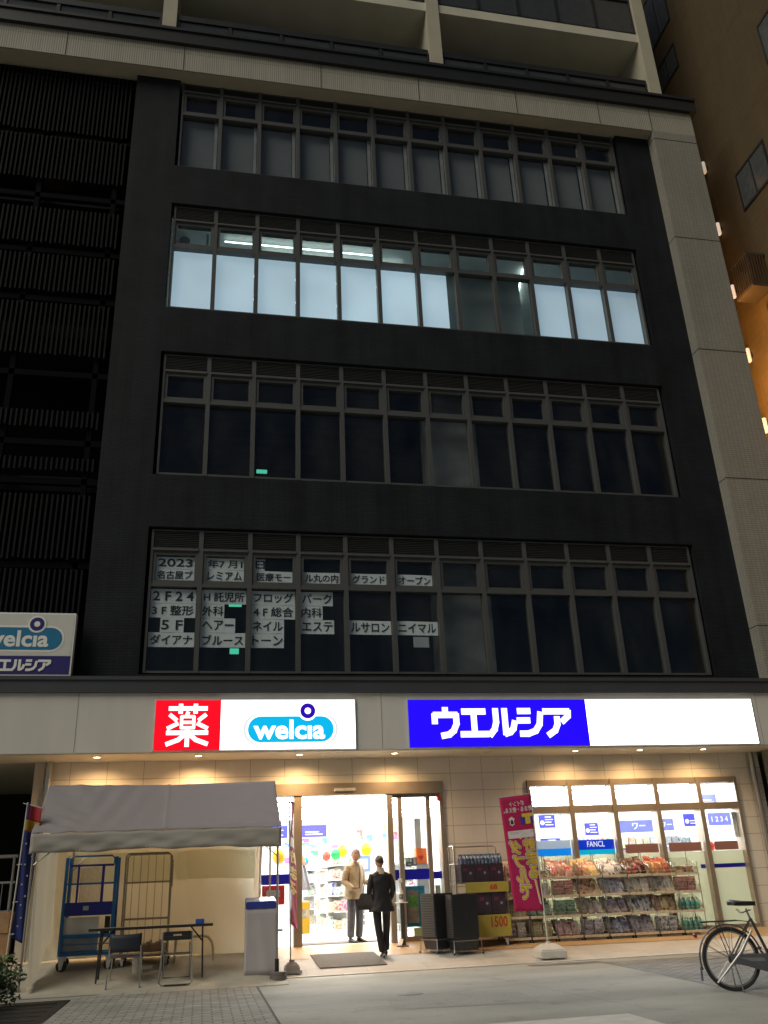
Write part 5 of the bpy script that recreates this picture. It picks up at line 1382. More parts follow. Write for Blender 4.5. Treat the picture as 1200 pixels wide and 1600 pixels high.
for sd, pts in ((-1, [((-.165, .01, 1.375), .066), ((-.235, .018, 1.25), .068), ((-.275, .02, 1.10), .060), ((-.25, -.12, 1.01), .055), ((-.238, -.185, .975), .046)]), (1, [((.165, .01, 1.375), .066), ((.225, .01, 1.25), .068), ((.255, .0, 1.11), .060), ((.2, -.14, 1.08), .055), ((.16, -.215, 1.068), .046)])):
    sleeve(pts).build('sleeve', M_jk, man, None, 'all')
m = MB(); m.sheet(lambda u, v: (-.085 + .17 * u, -.075 - .03 * math.sin(PI * u) - .01 * v, 1.445 + .045 * v - .05 * math.sin(PI * u)), 10, 3, .008); m.build('collar', M_jk, man, None, 'all')
m = MB(); m.sheet(lambda u, v: (-.012 + .03 * u + .015 * math.sin(3 * v), -.142 - .004 * math.sin(PI * u) + .035 * ss(.75, 1, v), .98 + .44 * v), 2, 10, .006); m.build('jacket_front', mat('jacket_front_brown', (.09, .07, .05), .8), man)  # dark brown strip down the jacket front
tr = MB()
add_sk(tr, [((0, 0, .88), .10), ((-.095, .0, .80), .092), ((-.100, -.015, .50), .082), ((-.094, .012, .22), .076), ((-.090, .022, .07), .070), ((.095, .0, .80), .092), ((.092, -.06, .50), .080), ((.082, -.055, .22), .074), ((.078, -.04, .07), .068)],
       [(0, 1), (1, 2), (2, 3), (3, 4), (0, 5), (5, 6), (6, 7), (7, 8)], 2, 0)
tr.build('trousers', M_tr, man, None, 'all')
sh = MB(); shoe(sh, (-.09, .07, .0), (-.12, -.19, .0)); sh.build('shoe', M_shoe, man, None, True)
sh = MB(); shoe(sh, (.078, .01, .0), (.11, -.25, .0)); sh.build('shoe', M_shoe, man, None, True)
Mm = Matrix.Translation(man.location) @ man.rotation_euler.to_matrix().to_4x4() @ Matrix.Scale(SC, 4)
ph = MB().rbox(-.255, -.175, -.32, -.19, .985, .998, .004).xf(Mm)
c_ = sum((Vector(v) for v in ph.v), Vector()) / len(ph.v); ph.xf(Matrix.Translation(-c_))
tag(ph.build('phone', mat('phone_black', (.01, .01, .012), .15), None, c_), 'small black phone held in the right hand of the man', 'phone')

# woman in the black suit walking in, seen from behind (local front is -y, turned to +y)
wz = G(3.95, -.5) + .02
wo = thing('person', 'woman in black trouser suit seen from behind, walking into the shop', 'person', (3.965, -.47, wz), R(184))
SW = .90; wo.scale = (SW, SW, SW)
body = MB()
J = [((0, .0, .90), .095), ((0, .005, 1.04), .092), ((0, .01, 1.2), .105), ((0, .0, 1.32), .08), ((0, -.01, 1.385), .046), ((0, -.03, 1.45), .045),
     ((-.085, 0, .84), .078), ((-.095, -.07, .47), .052), ((-.075, -.10, .11), .036), ((.085, 0, .84), .078), ((.075, .03, .47), .052), ((.01, .06, .11), .036),
     ((-.165, .01, 1.32), .045), ((-.215, .03, 1.08), .037), ((-.19, -.10, .90), .027), ((.165, .01, 1.32), .045), ((.215, .02, 1.08), .037), ((.205, -.06, .86), .027)]
add_sk(body, J, E, 1, 0)
Mh = head_verts(body, (0, -.045, 1.53), R(0), R(8), .97)
face_marks(body, Mh, 1, 2, 3)
body.mi = 0
hand(body, (-.19, -.11, .885), (0, -.5, -.85), (1, 0, 0), 1, .5, .9)
hand(body, (.205, -.06, .845), (0, -.2, -.95), (-1, 0, 0), 1, .5, .9)
body.build('body', [M_skin, M_eye, M_lip, M_hairb], wo, None, 'all')
hair_cap(Mh, 1, -.035, .055, .015).build('hair', M_hairb, wo, None, 'all')
m = MB(); m.add(*[(lambda q: (q.v, q.f))(loft([((0, .012, 1.335), .098, .088), ((0, .008, 1.365), .088, .082), ((0, 0, 1.405), .072, .07), ((0, -.005, 1.44), .066, .066), ((0, -.005, 1.445), .06, .06)], 20))][0])
m.build('scarf', mat('scarf_pale', (.42, .36, .30), .8, var=.15, scale=20, bump=.4, bscale=30), wo, None, 'all')
jk = loft([((0, .01, .72), .225, .160), ((0, .01, .735), .232, .166), ((0, .01, .80), .215, .150), ((0, .0, .92), .178, .124), ((0, 0, 1.02), .155, .108), ((0, .005, 1.14), .168, .112), ((0, .01, 1.25), .185, .112), ((0, .01, 1.31), .178, .098), ((0, .008, 1.36), .125, .08), ((0, 0, 1.385), .075, .07)])
for i, p in enumerate(jk.v): f_ = .006 * math.sin(p[2] * 60 + p[0] * 40); jk.v[i] = (p[0] * (1 + f_ * 2) + .004 * math.sin(p[2] * 38), p[1] * (1 + f_ * 2) + .005 * math.sin(p[2] * 31 + p[0] * 26) + (.012 * math.sin(p[0] * 40) if p[2] < .85 else 0), p[2])
jk.build('jacket', M_suit, wo, None, 'all')
for pts in ([((-.15, .01, 1.325), .058), ((-.195, .02, 1.2), .056), ((-.218, .03, 1.08), .050), ((-.205, -.04, .98), .045), ((-.19, -.105, .90), .038)], [((.15, .01, 1.325), .058), ((.195, .02, 1.2), .056), ((.218, .02, 1.08), .050), ((.212, -.02, .97), .045), ((.205, -.06, .87), .038)]):
    sleeve(pts, .005).build('sleeve', M_suit, wo, None, 'all')
tr = MB()
add_sk(tr, [((0, 0, .86), .10), ((-.085, .0, .79), .092), ((-.097, -.072, .47), .066), ((-.085, -.09, .24), .066), ((-.075, -.10, .09), .068), ((.088, .0, .79), .092), ((.078, .032, .47), .068), ((.04, .045, .24), .068), ((.012, .06, .07), .072)],
       [(0, 1), (1, 2), (2, 3), (3, 4), (0, 5), (5, 6), (6, 7), (7, 8)], 2, 0)
tr.build('trousers', M_suit, wo, None, 'all')
sh = MB(); shoe(sh, (-.075, -.05, .03), (-.085, -.25, .03), .92); sh.build('shoe', M_shoe, wo, None, True)
sh = MB(); shoe(sh, (.01, .11, .02), (.015, -.10, .0), .92, .02); sh.mi = 1; sh.mi = 0; sh.build('shoe', M_shoe, wo, None, True)
sh = MB(); sh.ball((.01, .115, .045), .028, 10, 6, (1, .7, .6)); sh.build('heel_patch', mat('sock_pale', (.45, .42, .4), .7), wo, None, True)
Mw_ = Matrix.Translation(wo.location) @ Matrix.Rotation(R(184), 4, 'Z') @ Matrix.Scale(SW, 4)
bg_ = thing('tote_bag', 'black leather tote bag hanging on the left arm of the woman in black', 'bag', tuple(Mw_ @ Vector((.265, -.02, .76))), R(184 + 55))
bg_.scale = (SW * .8, SW * .8, SW * .9)
b_ = MB(); b_.add([(-.055, -.19, .0), (.055, -.19, .0), (.055, .19, .0), (-.055, .19, .0), (-.03, -.12, .30), (.03, -.12, .30), (.03, .12, .30), (-.03, .12, .30), (-.06, -.2, .08), (.06, -.2, .08), (.06, .2, .08), (-.06, .2, .08)],
    [(0, 3, 2, 1), (4, 5, 6, 7), (0, 1, 9, 8), (1, 2, 10, 9), (2, 3, 11, 10), (3, 0, 8, 11), (8, 9, 5, 4), (9, 10, 6, 5), (10, 11, 7, 6), (11, 8, 4, 7)])
b_.build('bag_body', mat('bag_black', (.02, .017, .016), .45, var=.2, bump=.3, bscale=20), bg_)
for s_ in (-1, 1): MB().tube([(s_ * .025, -.08, .29), (s_ * .01 - .05, -.06, .46), (-.07, 0, .535), (s_ * .01 - .05, .06, .46), (s_ * .025, .08, .29)], .008, 8).build('strap', M_shoe, bg_, None, True)
# ================================================================== BICYCLE
bk = thing('bicycle', 'black city bicycle with chain guard and rear rack parked on the footway at the right', 'bicycle', (6.66, -6.02, .004), R(-12))
BS = .92; bk.scale = (BS, BS, BS)
M_bf = mat('bike_frame_grey', (.09, .09, .095), .3, .6); M_tyre = mat('tyre_rubber', (.018, .018, .018), .75); M_al2 = mat('bike_alloy', (.5, .5, .48), .25, .9); M_sad = mat('saddle_black', (.02, .02, .022), .45)
M_guard = mat('mudguard_steel', (.42, .42, .40), .3, .8); M_case = mat('chain_case_grey', (.12, .12, .13), .35, .3)
def wheel(x):
    Rw = .33
    t = MB()
    t.tube([(x + (Rw - .018) * math.cos(2 * PI * k / 48), 0, Rw + (Rw - .018) * math.sin(2 * PI * k / 48)) for k in range(48)], .0185, 8, True)
    wh = t.build('wheel', M_tyre, bk, None, True)
    r_ = MB(); r_.tube([(x + (Rw - .045) * math.cos(2 * PI * k / 48), 0, Rw + (Rw - .045) * math.sin(2 * PI * k / 48)) for k in range(48)], .0115, 6, True)
    r_.build('rim', M_al2, wh, None, True)
    s_ = MB()
    for k in range(32):
        a = 2 * PI * k / 32; b = a + (.5 if k % 2 else -.5)
        s_.tube([(x + .03 * math.cos(b), (.025 if k % 4 < 2 else -.025), Rw + .03 * math.sin(b)), (x + (Rw - .05) * math.cos(a), 0, Rw + (Rw - .05) * math.sin(a))], .0013, 4, cap=False)
    s_.build('spokes', M_al2, wh)
    h_ = MB(); h_.lathe([(.001, -.045), (.02, -.045), (.02, -.03), (.012, -.025), (.012, .025), (.02, .03), (.02, .045), (.001, .045)], (x, 0, Rw), 14, 'y'); h_.build('hub', M_black if x == 0 else M_al2, wh, None, True)
    return wh
w_r = wheel(0.0); wheel(1.11)
MB().lathe([(.001, -.075), (.045, -.075), (.055, -.06), (.055, -.05), (.001, -.05)], (0, 0, .33), 18, 'y').build('hub_brake', M_black, w_r, None, True)
fr = MB()
bbx = (.46, 0, .28); st_top = (.30, 0, .74)
fr.tube([bbx, st_top], .0165, 10); fr.tube([bbx, (.98, 0, .62)], .019, 10); fr.tube([(.42, 0, .40), (.70, 0, .47), (.965, 0, .76)], .0165, 10)
fr.tube([(.99, 0, .58), (.955, 0, .82)], .02, 10)
for s_ in (-1, 1):
    fr.tube([(0, s_ * .055, .33), (.2, s_ * .05, .31), bbx], .010, 8); fr.tube([(0, s_ * .055, .33), (.16, s_ * .05, .55), st_top], .0095, 8)
    fr.tube([(.985, s_ * .03, .63), (1.05, s_ * .05, .5), (1.11, s_ * .05, .33)], .0115, 8)
fr.build('frame', M_bf, bk, None, True)
def guard(x, a0, a1):
    m = MB(); n = 22
    def f(u, v):
        a = a0 + (a1 - a0) * v; r = .357 + .010 * math.cos((u - .5) * PI); yy = (u - .5) * .058
        return (x + r * math.cos(a), yy, .33 + r * math.sin(a))
    return m.sheet(f, 5, n, .0015)
rg_b = guard(0, R(8), R(196)); rg_b.build('mudguard', M_bf, bk, None, 'all')
guard(1.11, R(30), R(175)).build('mudguard', M_bf, bk, None, 'all')
m = MB(); m.sheet(lambda u, v: (-.362 - .008 * v, (u - .5) * .07, .26 - .14 * v), 3, 3, .003); m.build('mud_flap', mat('flap_navy', (.02, .02, .06), .5), bk)
for s_ in (-1, 1): pass
m = MB()
for s_ in (-1, 1): m.tube([(0, s_ * .06, .33), (-.30, s_ * .035, .50)], .003, 5); m.tube([(0, s_ * .06, .33), (.05, s_ * .035, .685)], .003, 5)
m.build('stay_wires', M_al2, bk, None, True)
cc = MB(); cc.prism([(-.03, .385), (.42, .375), (.50, .37), (.545, .32), (.55, .26), (.52, .20), (.46, .175), (.36, .19), (.10, .265), (-.03, .285)], -.085, -.06)
cc.build('chain_case', M_case, bk)
m = MB(); m.prism([(.06, .345), (.34, .335), (.36, .30), (.20, .30)], -.0875, -.0855); m.build('case_stripe', mat('case_silver', (.35, .35, .36), .3, .7), bk)
m = MB(); m.lathe([(.001, -.095), (.05, -.095), (.05, -.088), (.001, -.088)], (bbx[0], 0, bbx[2]), 16, 'y'); m.tube([(.46, -.10, .28), (.56, -.105, .14)], .010, 8); m.rbox(.52, .61, -.2, -.11, .12, .145, .006); m.tube([(.46, .07, .28), (.36, .075, .42)], .010, 8); m.rbox(.31, .40, .08, .17, .41, .435, .006)
m.build('crank', M_al2, bk, None, True)
sd_ = MB()
sd_.sheet(lambda u, v: (.10 + .28 * v, (u - .5) * (.20 * (1 - ss(.15, .75, v)) + .05), .885 - .02 * (2 * abs(u - .5)) ** 2 * (1 - v) + .018 * (1 - v) ** 2 - .01 * v), 10, 14, .045)
sa = sd_.build('saddle', M_sad, bk, None, 'all')
m = MB(); m.tube([(.16, -.03, .845), (.2, -.03, .80), (.32, -.02, .83)], .005, 6); m.tube([(.16, .03, .845), (.2, .03, .80), (.32, .02, .83)], .005, 6); m.tube([(.30, 0, .72), (.265, 0, .845)], .0125, 10); m.build('seat_post', M_al2, sa, None, True)
rk = MB()
for y in (-.065, .065): rk.tube([(.25, y * .4, .71), (.14, y, .725), (-.30, y, .72)], .006, 6)
for q in (-.30, -.18, -.06, .06): rk.tube([(q, -.065, .72), (q, .065, .72)], .005, 6)
for y in (-.065, .065): rk.tube([(0, y, .33), (-.10, y, .72)], .005, 6)
rk.build('rear_rack', mat('rack_dark', (.05, .045, .04), .35, .5), bk, None, True)
m = MB(); m.rbox(-.385, -.355, -.03, .03, .56, .60, .006); m.build('reflector', mat('reflector_red', (.25, .015, .01), .2), bk)
ks = MB()
for s_ in (-1, 1): ks.tube([(.0, s_ * .06, .32), (.02, s_ * .10, .16), (.035, s_ * .13, .0)], .0075, 8)
ks.tube([(.035, -.13, .004), (.035, .13, .004)], .007, 8); ks.build('stand', M_al2, bk, None, True)
m = MB(); m.tube([(.26, -.075, .62), (.10, -.075, .40), (-.22, -.07, .10)], [.012, .022, .010], 10); m.build('wheel_lock_bar', M_guard, bk, None, True)
hb = MB(); hb.tube([(.955, 0, .82), (.945, 0, 1.0)], .012, 8); hb.tube([(.72, -.27, 1.02), (.86, -.25, 1.04), (.95, -.10, 1.0), (.945, 0, 1.0), (.95, .10, 1.0), (.86, .25, 1.04), (.72, .27, 1.02)], .011, 8)
h_o = hb.build('handlebar', M_al2, bk, None, True)
for s_ in (-1, 1): MB().tube([(.70, s_ * .272, 1.018), (.82, s_ * .256, 1.034)], .016, 8).build('grip', M_black, h_o, None, True)
m = MB()
for i in range(8): m.tube([(1.0, -.16 + i * .045, .72), (1.0, -.17 + i * .05, .96)], .003, 4); m.tube([(1.26, -.16 + i * .045, .72), (1.28, -.17 + i * .05, .96)], .003, 4)
for q in (.72, .80, .88, .96): m.tube([(1.0, -.17, q), (1.27, -.17, q), (1.27, .17, q), (1.0, .17, q)], .003, 4, True)
m.build('basket', mat('wire_basket', (.3, .3, .3), .4, .7), bk)

# ================================================================== SHRUB, PASSAGE, NEIGHBOUR
rs = random.Random(5)
pt = thing('shrub', 'small leafy green shrub at the lower left beside the drain cover', 'shrub', (-1.22, -3.25, 0))
lf = MB()
for i in range(1500):
    a, b, r = rs.uniform(0, 2 * PI), rs.uniform(-.9, 1), rs.random() ** .4
    rad = .30 * (1 + .22 * math.sin(3 * a + 1) + .15 * math.sin(7 * b + a))
    c = Vector((rad * r * math.cos(a) * math.sqrt(max(0, 1 - b * b * .8)), rad * r * math.sin(a) * math.sqrt(max(0, 1 - b * b * .8)), .31 + .29 * r * b))
    u_ = Vector((rs.gauss(0, 1), rs.gauss(0, 1), rs.gauss(0, .7))).normalized(); v_ = u_.cross(Vector((rs.gauss(0, 1), rs.gauss(0, 1), rs.gauss(0, 1)))).normalized()
    l, wd = rs.uniform(.022, .042), rs.uniform(.011, .018)
    lf.mi = 0 if rs.random() < .6 else 1
    lf.add([c - u_ * l, c + v_ * wd + u_.cross(v_) * .004, c + u_ * l, c - v_ * wd + u_.cross(v_) * .004], [(0, 1, 2, 3)])
lf.build('leaves', [mat('leaf_green', (.07, .12, .045), .5, var=.3), mat('leaf_light', (.13, .19, .08), .5, var=.3)], pt)
st_ = MB()
for i in range(9):
    a = i * .7; st_.tube([(.02 * math.cos(a), .02 * math.sin(a), 0), (.08 * math.cos(a), .08 * math.sin(a), .2), (.17 * math.cos(a), .17 * math.sin(a), .42)], [.009, .006, .003], 5)
st_.build('stem', mat('stem_brown', (.09, .06, .035), .8), pt)
# handrail and cartons in the dark passage
hr = wthing('fence', 'grey tube handrail fence in the dark passage left of the tent', 'fence', (-3.2, .9, .2))
m = MB()
m.tube([(-5.5, .9, 1.85), (-1.85, .9, 1.85)], .028, 8); m.tube([(-5.5, .9, 1.45), (-1.85, .9, 1.45)], .02, 8)
for i in range(8): m.tube([(-5.4 + i * .5, .9, .25), (-5.4 + i * .5, .9, 1.85)], .022, 8)
m.build('rail', mat('handrail_grey', (.30, .30, .29), .4, .3), hr, None, True)
m = MB()
for i in range(30): m.tube([(-5.4 + i * .12, .9, 1.02), (-5.4 + i * .12, .9, 1.45)], .008, 6)
m.tube([(-5.5, .9, 1.02), (-1.85, .9, 1.02)], .016, 8); m.build('baluster', mat('handrail_grey', (.3, .3, .29), .4), hr, None, True)
for (x, y, z0, wd, h, lab, rz_) in ((-2.0, .55, .29, .5, .42, 'brown cardboard carton at the bottom of the pile in the dark passage', 4), (-1.98, .56, .712, .42, .30, 'brown cardboard carton on top of the pile in the dark passage', -6), (-2.5, .6, .29, .46, .5, 'tall brown carton left of the carton pile in the dark passage', 9)):
    m = MB(); m.rbox(-wd / 2, wd / 2, -.17, .17, 0, h, .006); m.mi = 1; m.box(-wd / 2 - .001, wd / 2 + .001, -.03, .03, h - .001, h + .002); m.box(-.03, .03, -.172, -.1695, h * .6, h)
    o = m.build('carton', [mat('cardboard', (.26, .17, .09), .8, var=.15), mat('carton_tape', (.34, .25, .14), .4)]); o.location = (x, y, z0); o.rotation_euler = (0, 0, R(rz_))
    tag(o, lab, 'carton')
tag(MB().rbox(-2.2, -1.97, 5.3, 5.5, 4.0, 4.2, .01).build('junction_box', mat('box_charcoal', (.05, .05, .05), .5)), 'small charcoal utility box on the black passage wall', 'box')
# orange lit neighbour building: one long side wall facing us over the gap
nb = wthing('neighbour_building', 'tall orange lit tiled building beyond the beige pier at the right', 'building', (17.2, 3, 0))
M_or = bricks('orange_wall_tile', (.092, .066, .032), (.084, .060, .029), (.05, .036, .018), .4, .2, .5, .004, .7, 'xz', .2, .08)
nw = MB(); XN = 14.2
ops = [(-1.19, .05, 16.75, 17.95), (1.2, 2.26, 23.35, 24.3), (1.1, 2.3, 25.2, 27.2), (-1.2, .1, 12.7, 13.9), (-3.2, -2.0, 19.6, 20.9)]
nw.box(XN, 20, -6, 14, 0, 34); nb_w = nw.build('wall', M_or, nb)
M_ng = mat('neighbour_glass', (.07, .08, .085), .25, var=.2)
for (a, b, c, d_) in ops:
    m = MB(); m.box(XN - .03, XN - .001, a, b, c, c + .06); m.box(XN - .03, XN - .001, a, b, d_ - .06, d_); m.box(XN - .03, XN - .001, a, a + .05, c + .06, d_ - .06); m.box(XN - .03, XN - .001, b - .05, b, c + .06, d_ - .06); m.box(XN - .028, XN - .001, (a + b) / 2 - .025, (a + b) / 2 + .025, c + .06, d_ - .06)
    wn = m.build('window', M_black, nb); MB().box(XN - .015, XN - .004, a + .05, b - .05, c + .06, d_ - .06).build('pane', M_ng, wn)
m = MB()
for z in (10.4, 13.3, 16.2, 19.1, 22.0, 24.9): m.box(XN - .004, XN, -6, 14, z, z + .025)
for y in (-2.6, 1.0, 3.2): m.box(XN - .004, XN, y, y + .02, 0, 34)
m.build('wall_joint', mat('joint_brown', (.10, .065, .03), .8), nb)
m = MB(); m.box(XN - .55, XN - .01, -.25, .42, 14.15, 14.22); m.box(XN - .55, XN - .01, -.25, .42, 15.1, 15.16)
for i in range(9): m.box(XN - .55, XN - .53, -.25 + i * .08, -.225 + i * .08, 14.22, 15.1)
for i in range(6): m.box(XN - .5 + i * .08, XN - .48 + i * .08, -.25, -.23, 14.22, 15.1)
m.build('window_grille', mat('grille_dark', (.05, .04, .03), .5), nb)
M_wl = emis('wall_lamp_glow', (1.0, .82, .66), .55)
M_sod = [19.2, 17.05, 15.0, 13.05, 11.05, 9.0]
for i, z in enumerate(M_sod):
    o = MB().rbox(XN - .14, XN - .05, 1.02, 1.13, z - .20, z + .20, .03).build('wall_lamp', M_wl if i else emis('wall_lamp_dim', (1.0, .86, .66), .3))
    br_ = MB().box(XN - .05, XN - .001, 1.03, 1.09, z - .05, z + .05).build('bracket', M_black, o)
    o.location = (0, 0, 0)
    tag(o, 'white glowing wall lamp on the orange wall, %s from the top' % ORD[i], 'wall lamp', 'wall lamps in the gap beside the pier')
    pw = (.5, 2, 40, 150, 280, 380)[i]
    ld = bpy.data.lights.new('wall_wash_light', 'POINT'); ld.energy = pw; ld.color = (1.0, .46, .12); ld.shadow_soft_size = .15  # orange wash lights added apart from the lamps, stronger lower down
    lo_ = bpy.data.objects.new('wall_wash_light', ld); col.objects.link(lo_); lo_.location = (XN - .85, .2, z - 1.2)
# ================================================================== INSIDE THE SHOP
PAL = [[tuple(.5 * q for q in c) for c in p] for p in [[(.7, .1, .08), (.9, .85, .8), (.75, .3, .1)], [(.1, .25, .65), (.85, .88, .9), (.2, .4, .75)], [(.85, .7, .08), (.9, .88, .7), (.8, .5, .05)], [(.1, .5, .2), (.85, .9, .82), (.3, .6, .25)],
       [(.85, .85, .85), (.5, .5, .55), (.9, .9, .9)], [(.65, .2, .45), (.9, .8, .85), (.5, .2, .5)], [(.9, .55, .2), (.95, .9, .8), (.85, .4, .1)], [(.25, .6, .65), (.9, .95, .95), (.3, .5, .6)]]]
BX = [mk(MB().rbox(-.075, .075, -.05, .05, 0, h, .006), 'goods', printed('shop_goods_%d' % i, PAL[i], 16, .4)) for i, h in enumerate((.2, .24, .17, .22, .19, .23, .2, .16))]
NM = ['red', 'blue', 'yellow', 'green', 'white', 'pink', 'orange', 'turquoise']
M_gon = mat('gondola_white', (.74, .74, .72), .5)
ri = random.Random(21)
def gondola(x, y, ln, h, end, side, name, grp):
    """double-sided shelf run along y; goods on its front end and on one long side"""
    g = thing('shelf_unit', 'white shelf unit ' + name, 'shelf', (x, y, .285), 0, grp)
    m = MB(); m.box(-.03, .03, 0, ln, 0, h); m.rbox(-.36, .36, -.02, ln, 0, .12, .006); m.build('body', M_gon, g)
    lv = [.12, .44, .74, 1.04, 1.32]
    lv = [q for q in lv if q < h - .15]
    for q in lv[1:]:
        s_ = MB().box(-.34, -.031, 0, ln, q - .02, q).box(.031, .34, 0, ln, q - .02, q).build('shelf', M_gon, g)
    if end:
        m = MB()
        for q in lv[1:]: m.box(-.3, .3, -.3, -.0, q - .02, q)
        m.rbox(-.32, .32, -.34, -.02, .0, .10, .006); m.build('end_shelf', M_gon, g)
    for li, q in enumerate(lv):
        if end:
            for i in range(4):
                k = ri.randrange(8); o = link('goods', BX[k]); o.location = (x - .225 + .15 * i, y - .16, .285 + (q if li else .10) + .001)
                tag(o, '%s packs on the front end of the unit %s' % (NM[k], name), 'pack', '%s packs on the end of the shelf unit %s' % (NM[k], name))
        if side:
            n = int(ln / .17)
            for i in range(n):
                k = (ri.randrange(8) if i % 3 == 0 else k); o = link('goods', BX[k]); o.location = (x + side * .26, y + .1 + i * .17, .285 + q + .001); o.rotation_euler = (0, 0, R(90))
                tag(o, '%s packs on the aisle side of the unit %s' % (NM[k], name), 'pack', '%s packs on the side of the shelf unit %s' % (NM[k], name))
gondola(4.12, 4.2, 2.9, 1.6, True, -1, 'straight behind the doorway', 'aisle shelf units seen through the doorway')
gondola(3.85, 8.0, 2.2, 1.5, True, -1, 'far back in the aisle', 'aisle shelf units seen through the doorway')
gondola(5.6, 4.6, 2.0, 1.6, True, 0, 'behind the right glass door panel', 'aisle shelf units seen through the doorway')
gondola(2.1, 5.2, 2.8, 1.6, True, 1, 'behind the left door post', 'aisle shelf units seen through the doorway')
# wall shelf seen above the window film, runs along x
g = thing('shelf_unit', 'long white shelf unit with bright goods above the window film', 'shelf', (9.9, 3.6, .285))
m = MB(); m.box(-1.9, 1.9, .2, .26, 0, 1.75); m.rbox(-1.9, 1.9, -.2, .2, 0, .12, .005)
m.build('body', M_gon, g)
for q in (.5, .85, 1.2, 1.45):
    MB().box(-1.9, 1.9, -.14, .199, q - .02, q).build('shelf', M_gon, g)
    if q < 1.1: continue
    for i in range(22):
        k = ri.randrange(8) if i % 2 == 0 else k; o = link('goods', BX[k]); o.location = (9.9 - 1.8 + i * .17, 3.55, .285 + q + .001)
        tag(o, '%s packs on the long white shelf unit above the window film' % NM[k], 'pack', '%s packs on the long window side shelf' % NM[k])
# hanging blue section signs
M_hs = mat('hang_sign_blue', (.035, .035, .42), .5, var=.04); M_hl = mat('hang_sign_light', (.12, .14, .52), .5)
def hsign(x, y, z0, wd, h, txt, lab, m_=None):
    o = wthing('hanging_sign', lab, 'sign', (x, y, z0), 0, 'blue section signs hanging in the shop')
    p = MB().rbox(x - wd / 2, x + wd / 2, y - .01, y + .01, z0, z0 + h, .003).build('panel', m_ or M_hs, o)
    m = MB()
    for dx in (-.4, .4): m.tube([(x + dx * wd, y, z0 + h), (x + dx * wd, y, 2.95)], .004, 5)
    m.build('hanger', M_wh, o)
    if not txt:
        k = MB(); q = int(x * 10) % 3
        k.prism(disc(x - wd * .3, z0 + h * .4, h * .18, 14), y - .012, y - .0105)
        for i in range(2 + q): k.box(x - wd * .12, x + wd * (.38 - .1 * (i % 2)), y - .012, y - .0105, z0 + h * (.2 + .2 * i), z0 + h * (.27 + .2 * i))
        k.build('print_bars', M_wh, o)
    if txt: text_mb(txt, x - wd * .36, x + wd * .36, z0 + h * .25, z0 + h * .75, y - .0105, .02, .002, False, True).build('lettering', M_wh, o)
hsign(3.32, 4.0, 2.16, .72, .24, '', 'pale blue hanging sign straight behind the open doorway')
hsign(2.5, 4.0, 2.16, .72, .24, '', 'blue hanging sign behind the left door panel')
hsign(8.02, 2.5, 2.12, .34, .25, '', 'upper short blue sign in the first shop window bay')
hsign(8.05, 2.5, 1.70, .42, .22, '', 'lower blue sign in the first shop window bay')
hsign(8.97, 2.5, 1.95, .30, .24, '', 'small square blue sign in the second shop window bay')
hsign(10.02, 2.5, 1.98, .84, .24, 'ワー', 'wide blue sign in the third shop window bay', M_hl)
hsign(10.75, 2.7, 2.0, .34, .24, 'ワー', 'short pale blue sign at the left of the fourth window bay', M_hl)
hsign(11.18, 2.4, 2.06, .36, .25, '', 'deep blue sign at the right of the fourth window bay')
hsign(11.35, 1.6, 2.02, .5, .24, '1 2 3 4', 'blue numbered sign in the fifth shop window bay', M_hl)
hsign(11.1, 1.6, 2.42, .5, .2, '', 'tilted blue sign at the top of the fifth shop window bay', M_hl)
# small price and promotion cards hung over the aisles
rc_ = random.Random(9)
for i in range(22):
    x, y, z0 = rc_.uniform(2.9, 5.2), rc_.uniform(3.6, 9.0), rc_.uniform(1.75, 2.3)
    c, wd_ = [((.6, .06, .05), 'red'), ((.06, .16, .5), 'blue'), ((.7, .5, .05), 'yellow'), ((.05, .35, .12), 'green'), ((.55, .12, .35), 'pink')][i % 5]
    m = MB(); s1 = rc_.uniform(.12, .26); s2 = rc_.uniform(.08, .16); m.rbox(x - s1 / 2, x + s1 / 2, y, y + .004, z0, z0 + s2, .001)
    m.mi = 1; m.box(x - s1 * .42, x + s1 * rc_.uniform(-.3, .2), y - .001, y - .0002, z0 + s2 * .15, z0 + s2 * rc_.uniform(.3, .5)); m.mi = 2; m.box(x - .001, x + .001, y + .001, y + .003, z0 + s2, 2.95)
    tag(m.build('price_card', [mat('card_' + wd_, c, .5), mat('card_white', (.6, .6, .58), .5), M_wh]), 'small %s promotion card hung over the shop aisles' % wd_, 'card', '%s promotion cards over the aisles' % wd_)
# balloons
def balloon(x, y, z, r, c, word, lab):
    o = wthing('balloon', lab, 'balloon', (x, y, z), 0, 'party balloons in the shop')
    m = MB(); m.ball((x, y, z), r, 18, 12, (1, 1, 1.15)); m.lathe([(.006, -r * 1.14), (.016, -r * 1.22), (.001, -r * 1.2)], (x, y, z), 8)
    m.build('skin', mat('balloon_' + word, c, .22, spec=.5, var=.03), o, None, 'all')
    MB().tube([(x, y, z - r * 1.2), (x + .01, y + .01, z - r * 3)], .003, 5).build('string', M_wh, o)
balloon(3.62, 3.6, 1.77, .085, (.62, .04, .02), 'red', 'red balloon left of the green one behind the open doorway')
balloon(3.81, 3.6, 1.80, .095, (.0, .42, .06), 'green', 'green balloon between red and yellow ones in the doorway')
balloon(3.96, 3.65, 1.86, .105, (.78, .66, .0), 'yellow', 'yellow balloon just right of the green one in the doorway')
balloon(4.40, 3.3, 1.86, .11, (.78, .68, .0), 'yellow', 'yellow balloon above the head of the woman in black')
balloon(3.3, 4.6, 1.72, .07, (.0, .2, .5), 'blue', 'small blue balloon far left in the doorway')
balloon(2.49, 1.6, 1.73, .12, (.8, .45, .02), 'orange', 'orange balloon behind the left glass door panel')
balloon(10.82, 1.2, 1.62, .085, (.62, .015, .02), 'red', 'red balloon above the film in the fifth shop window bay')
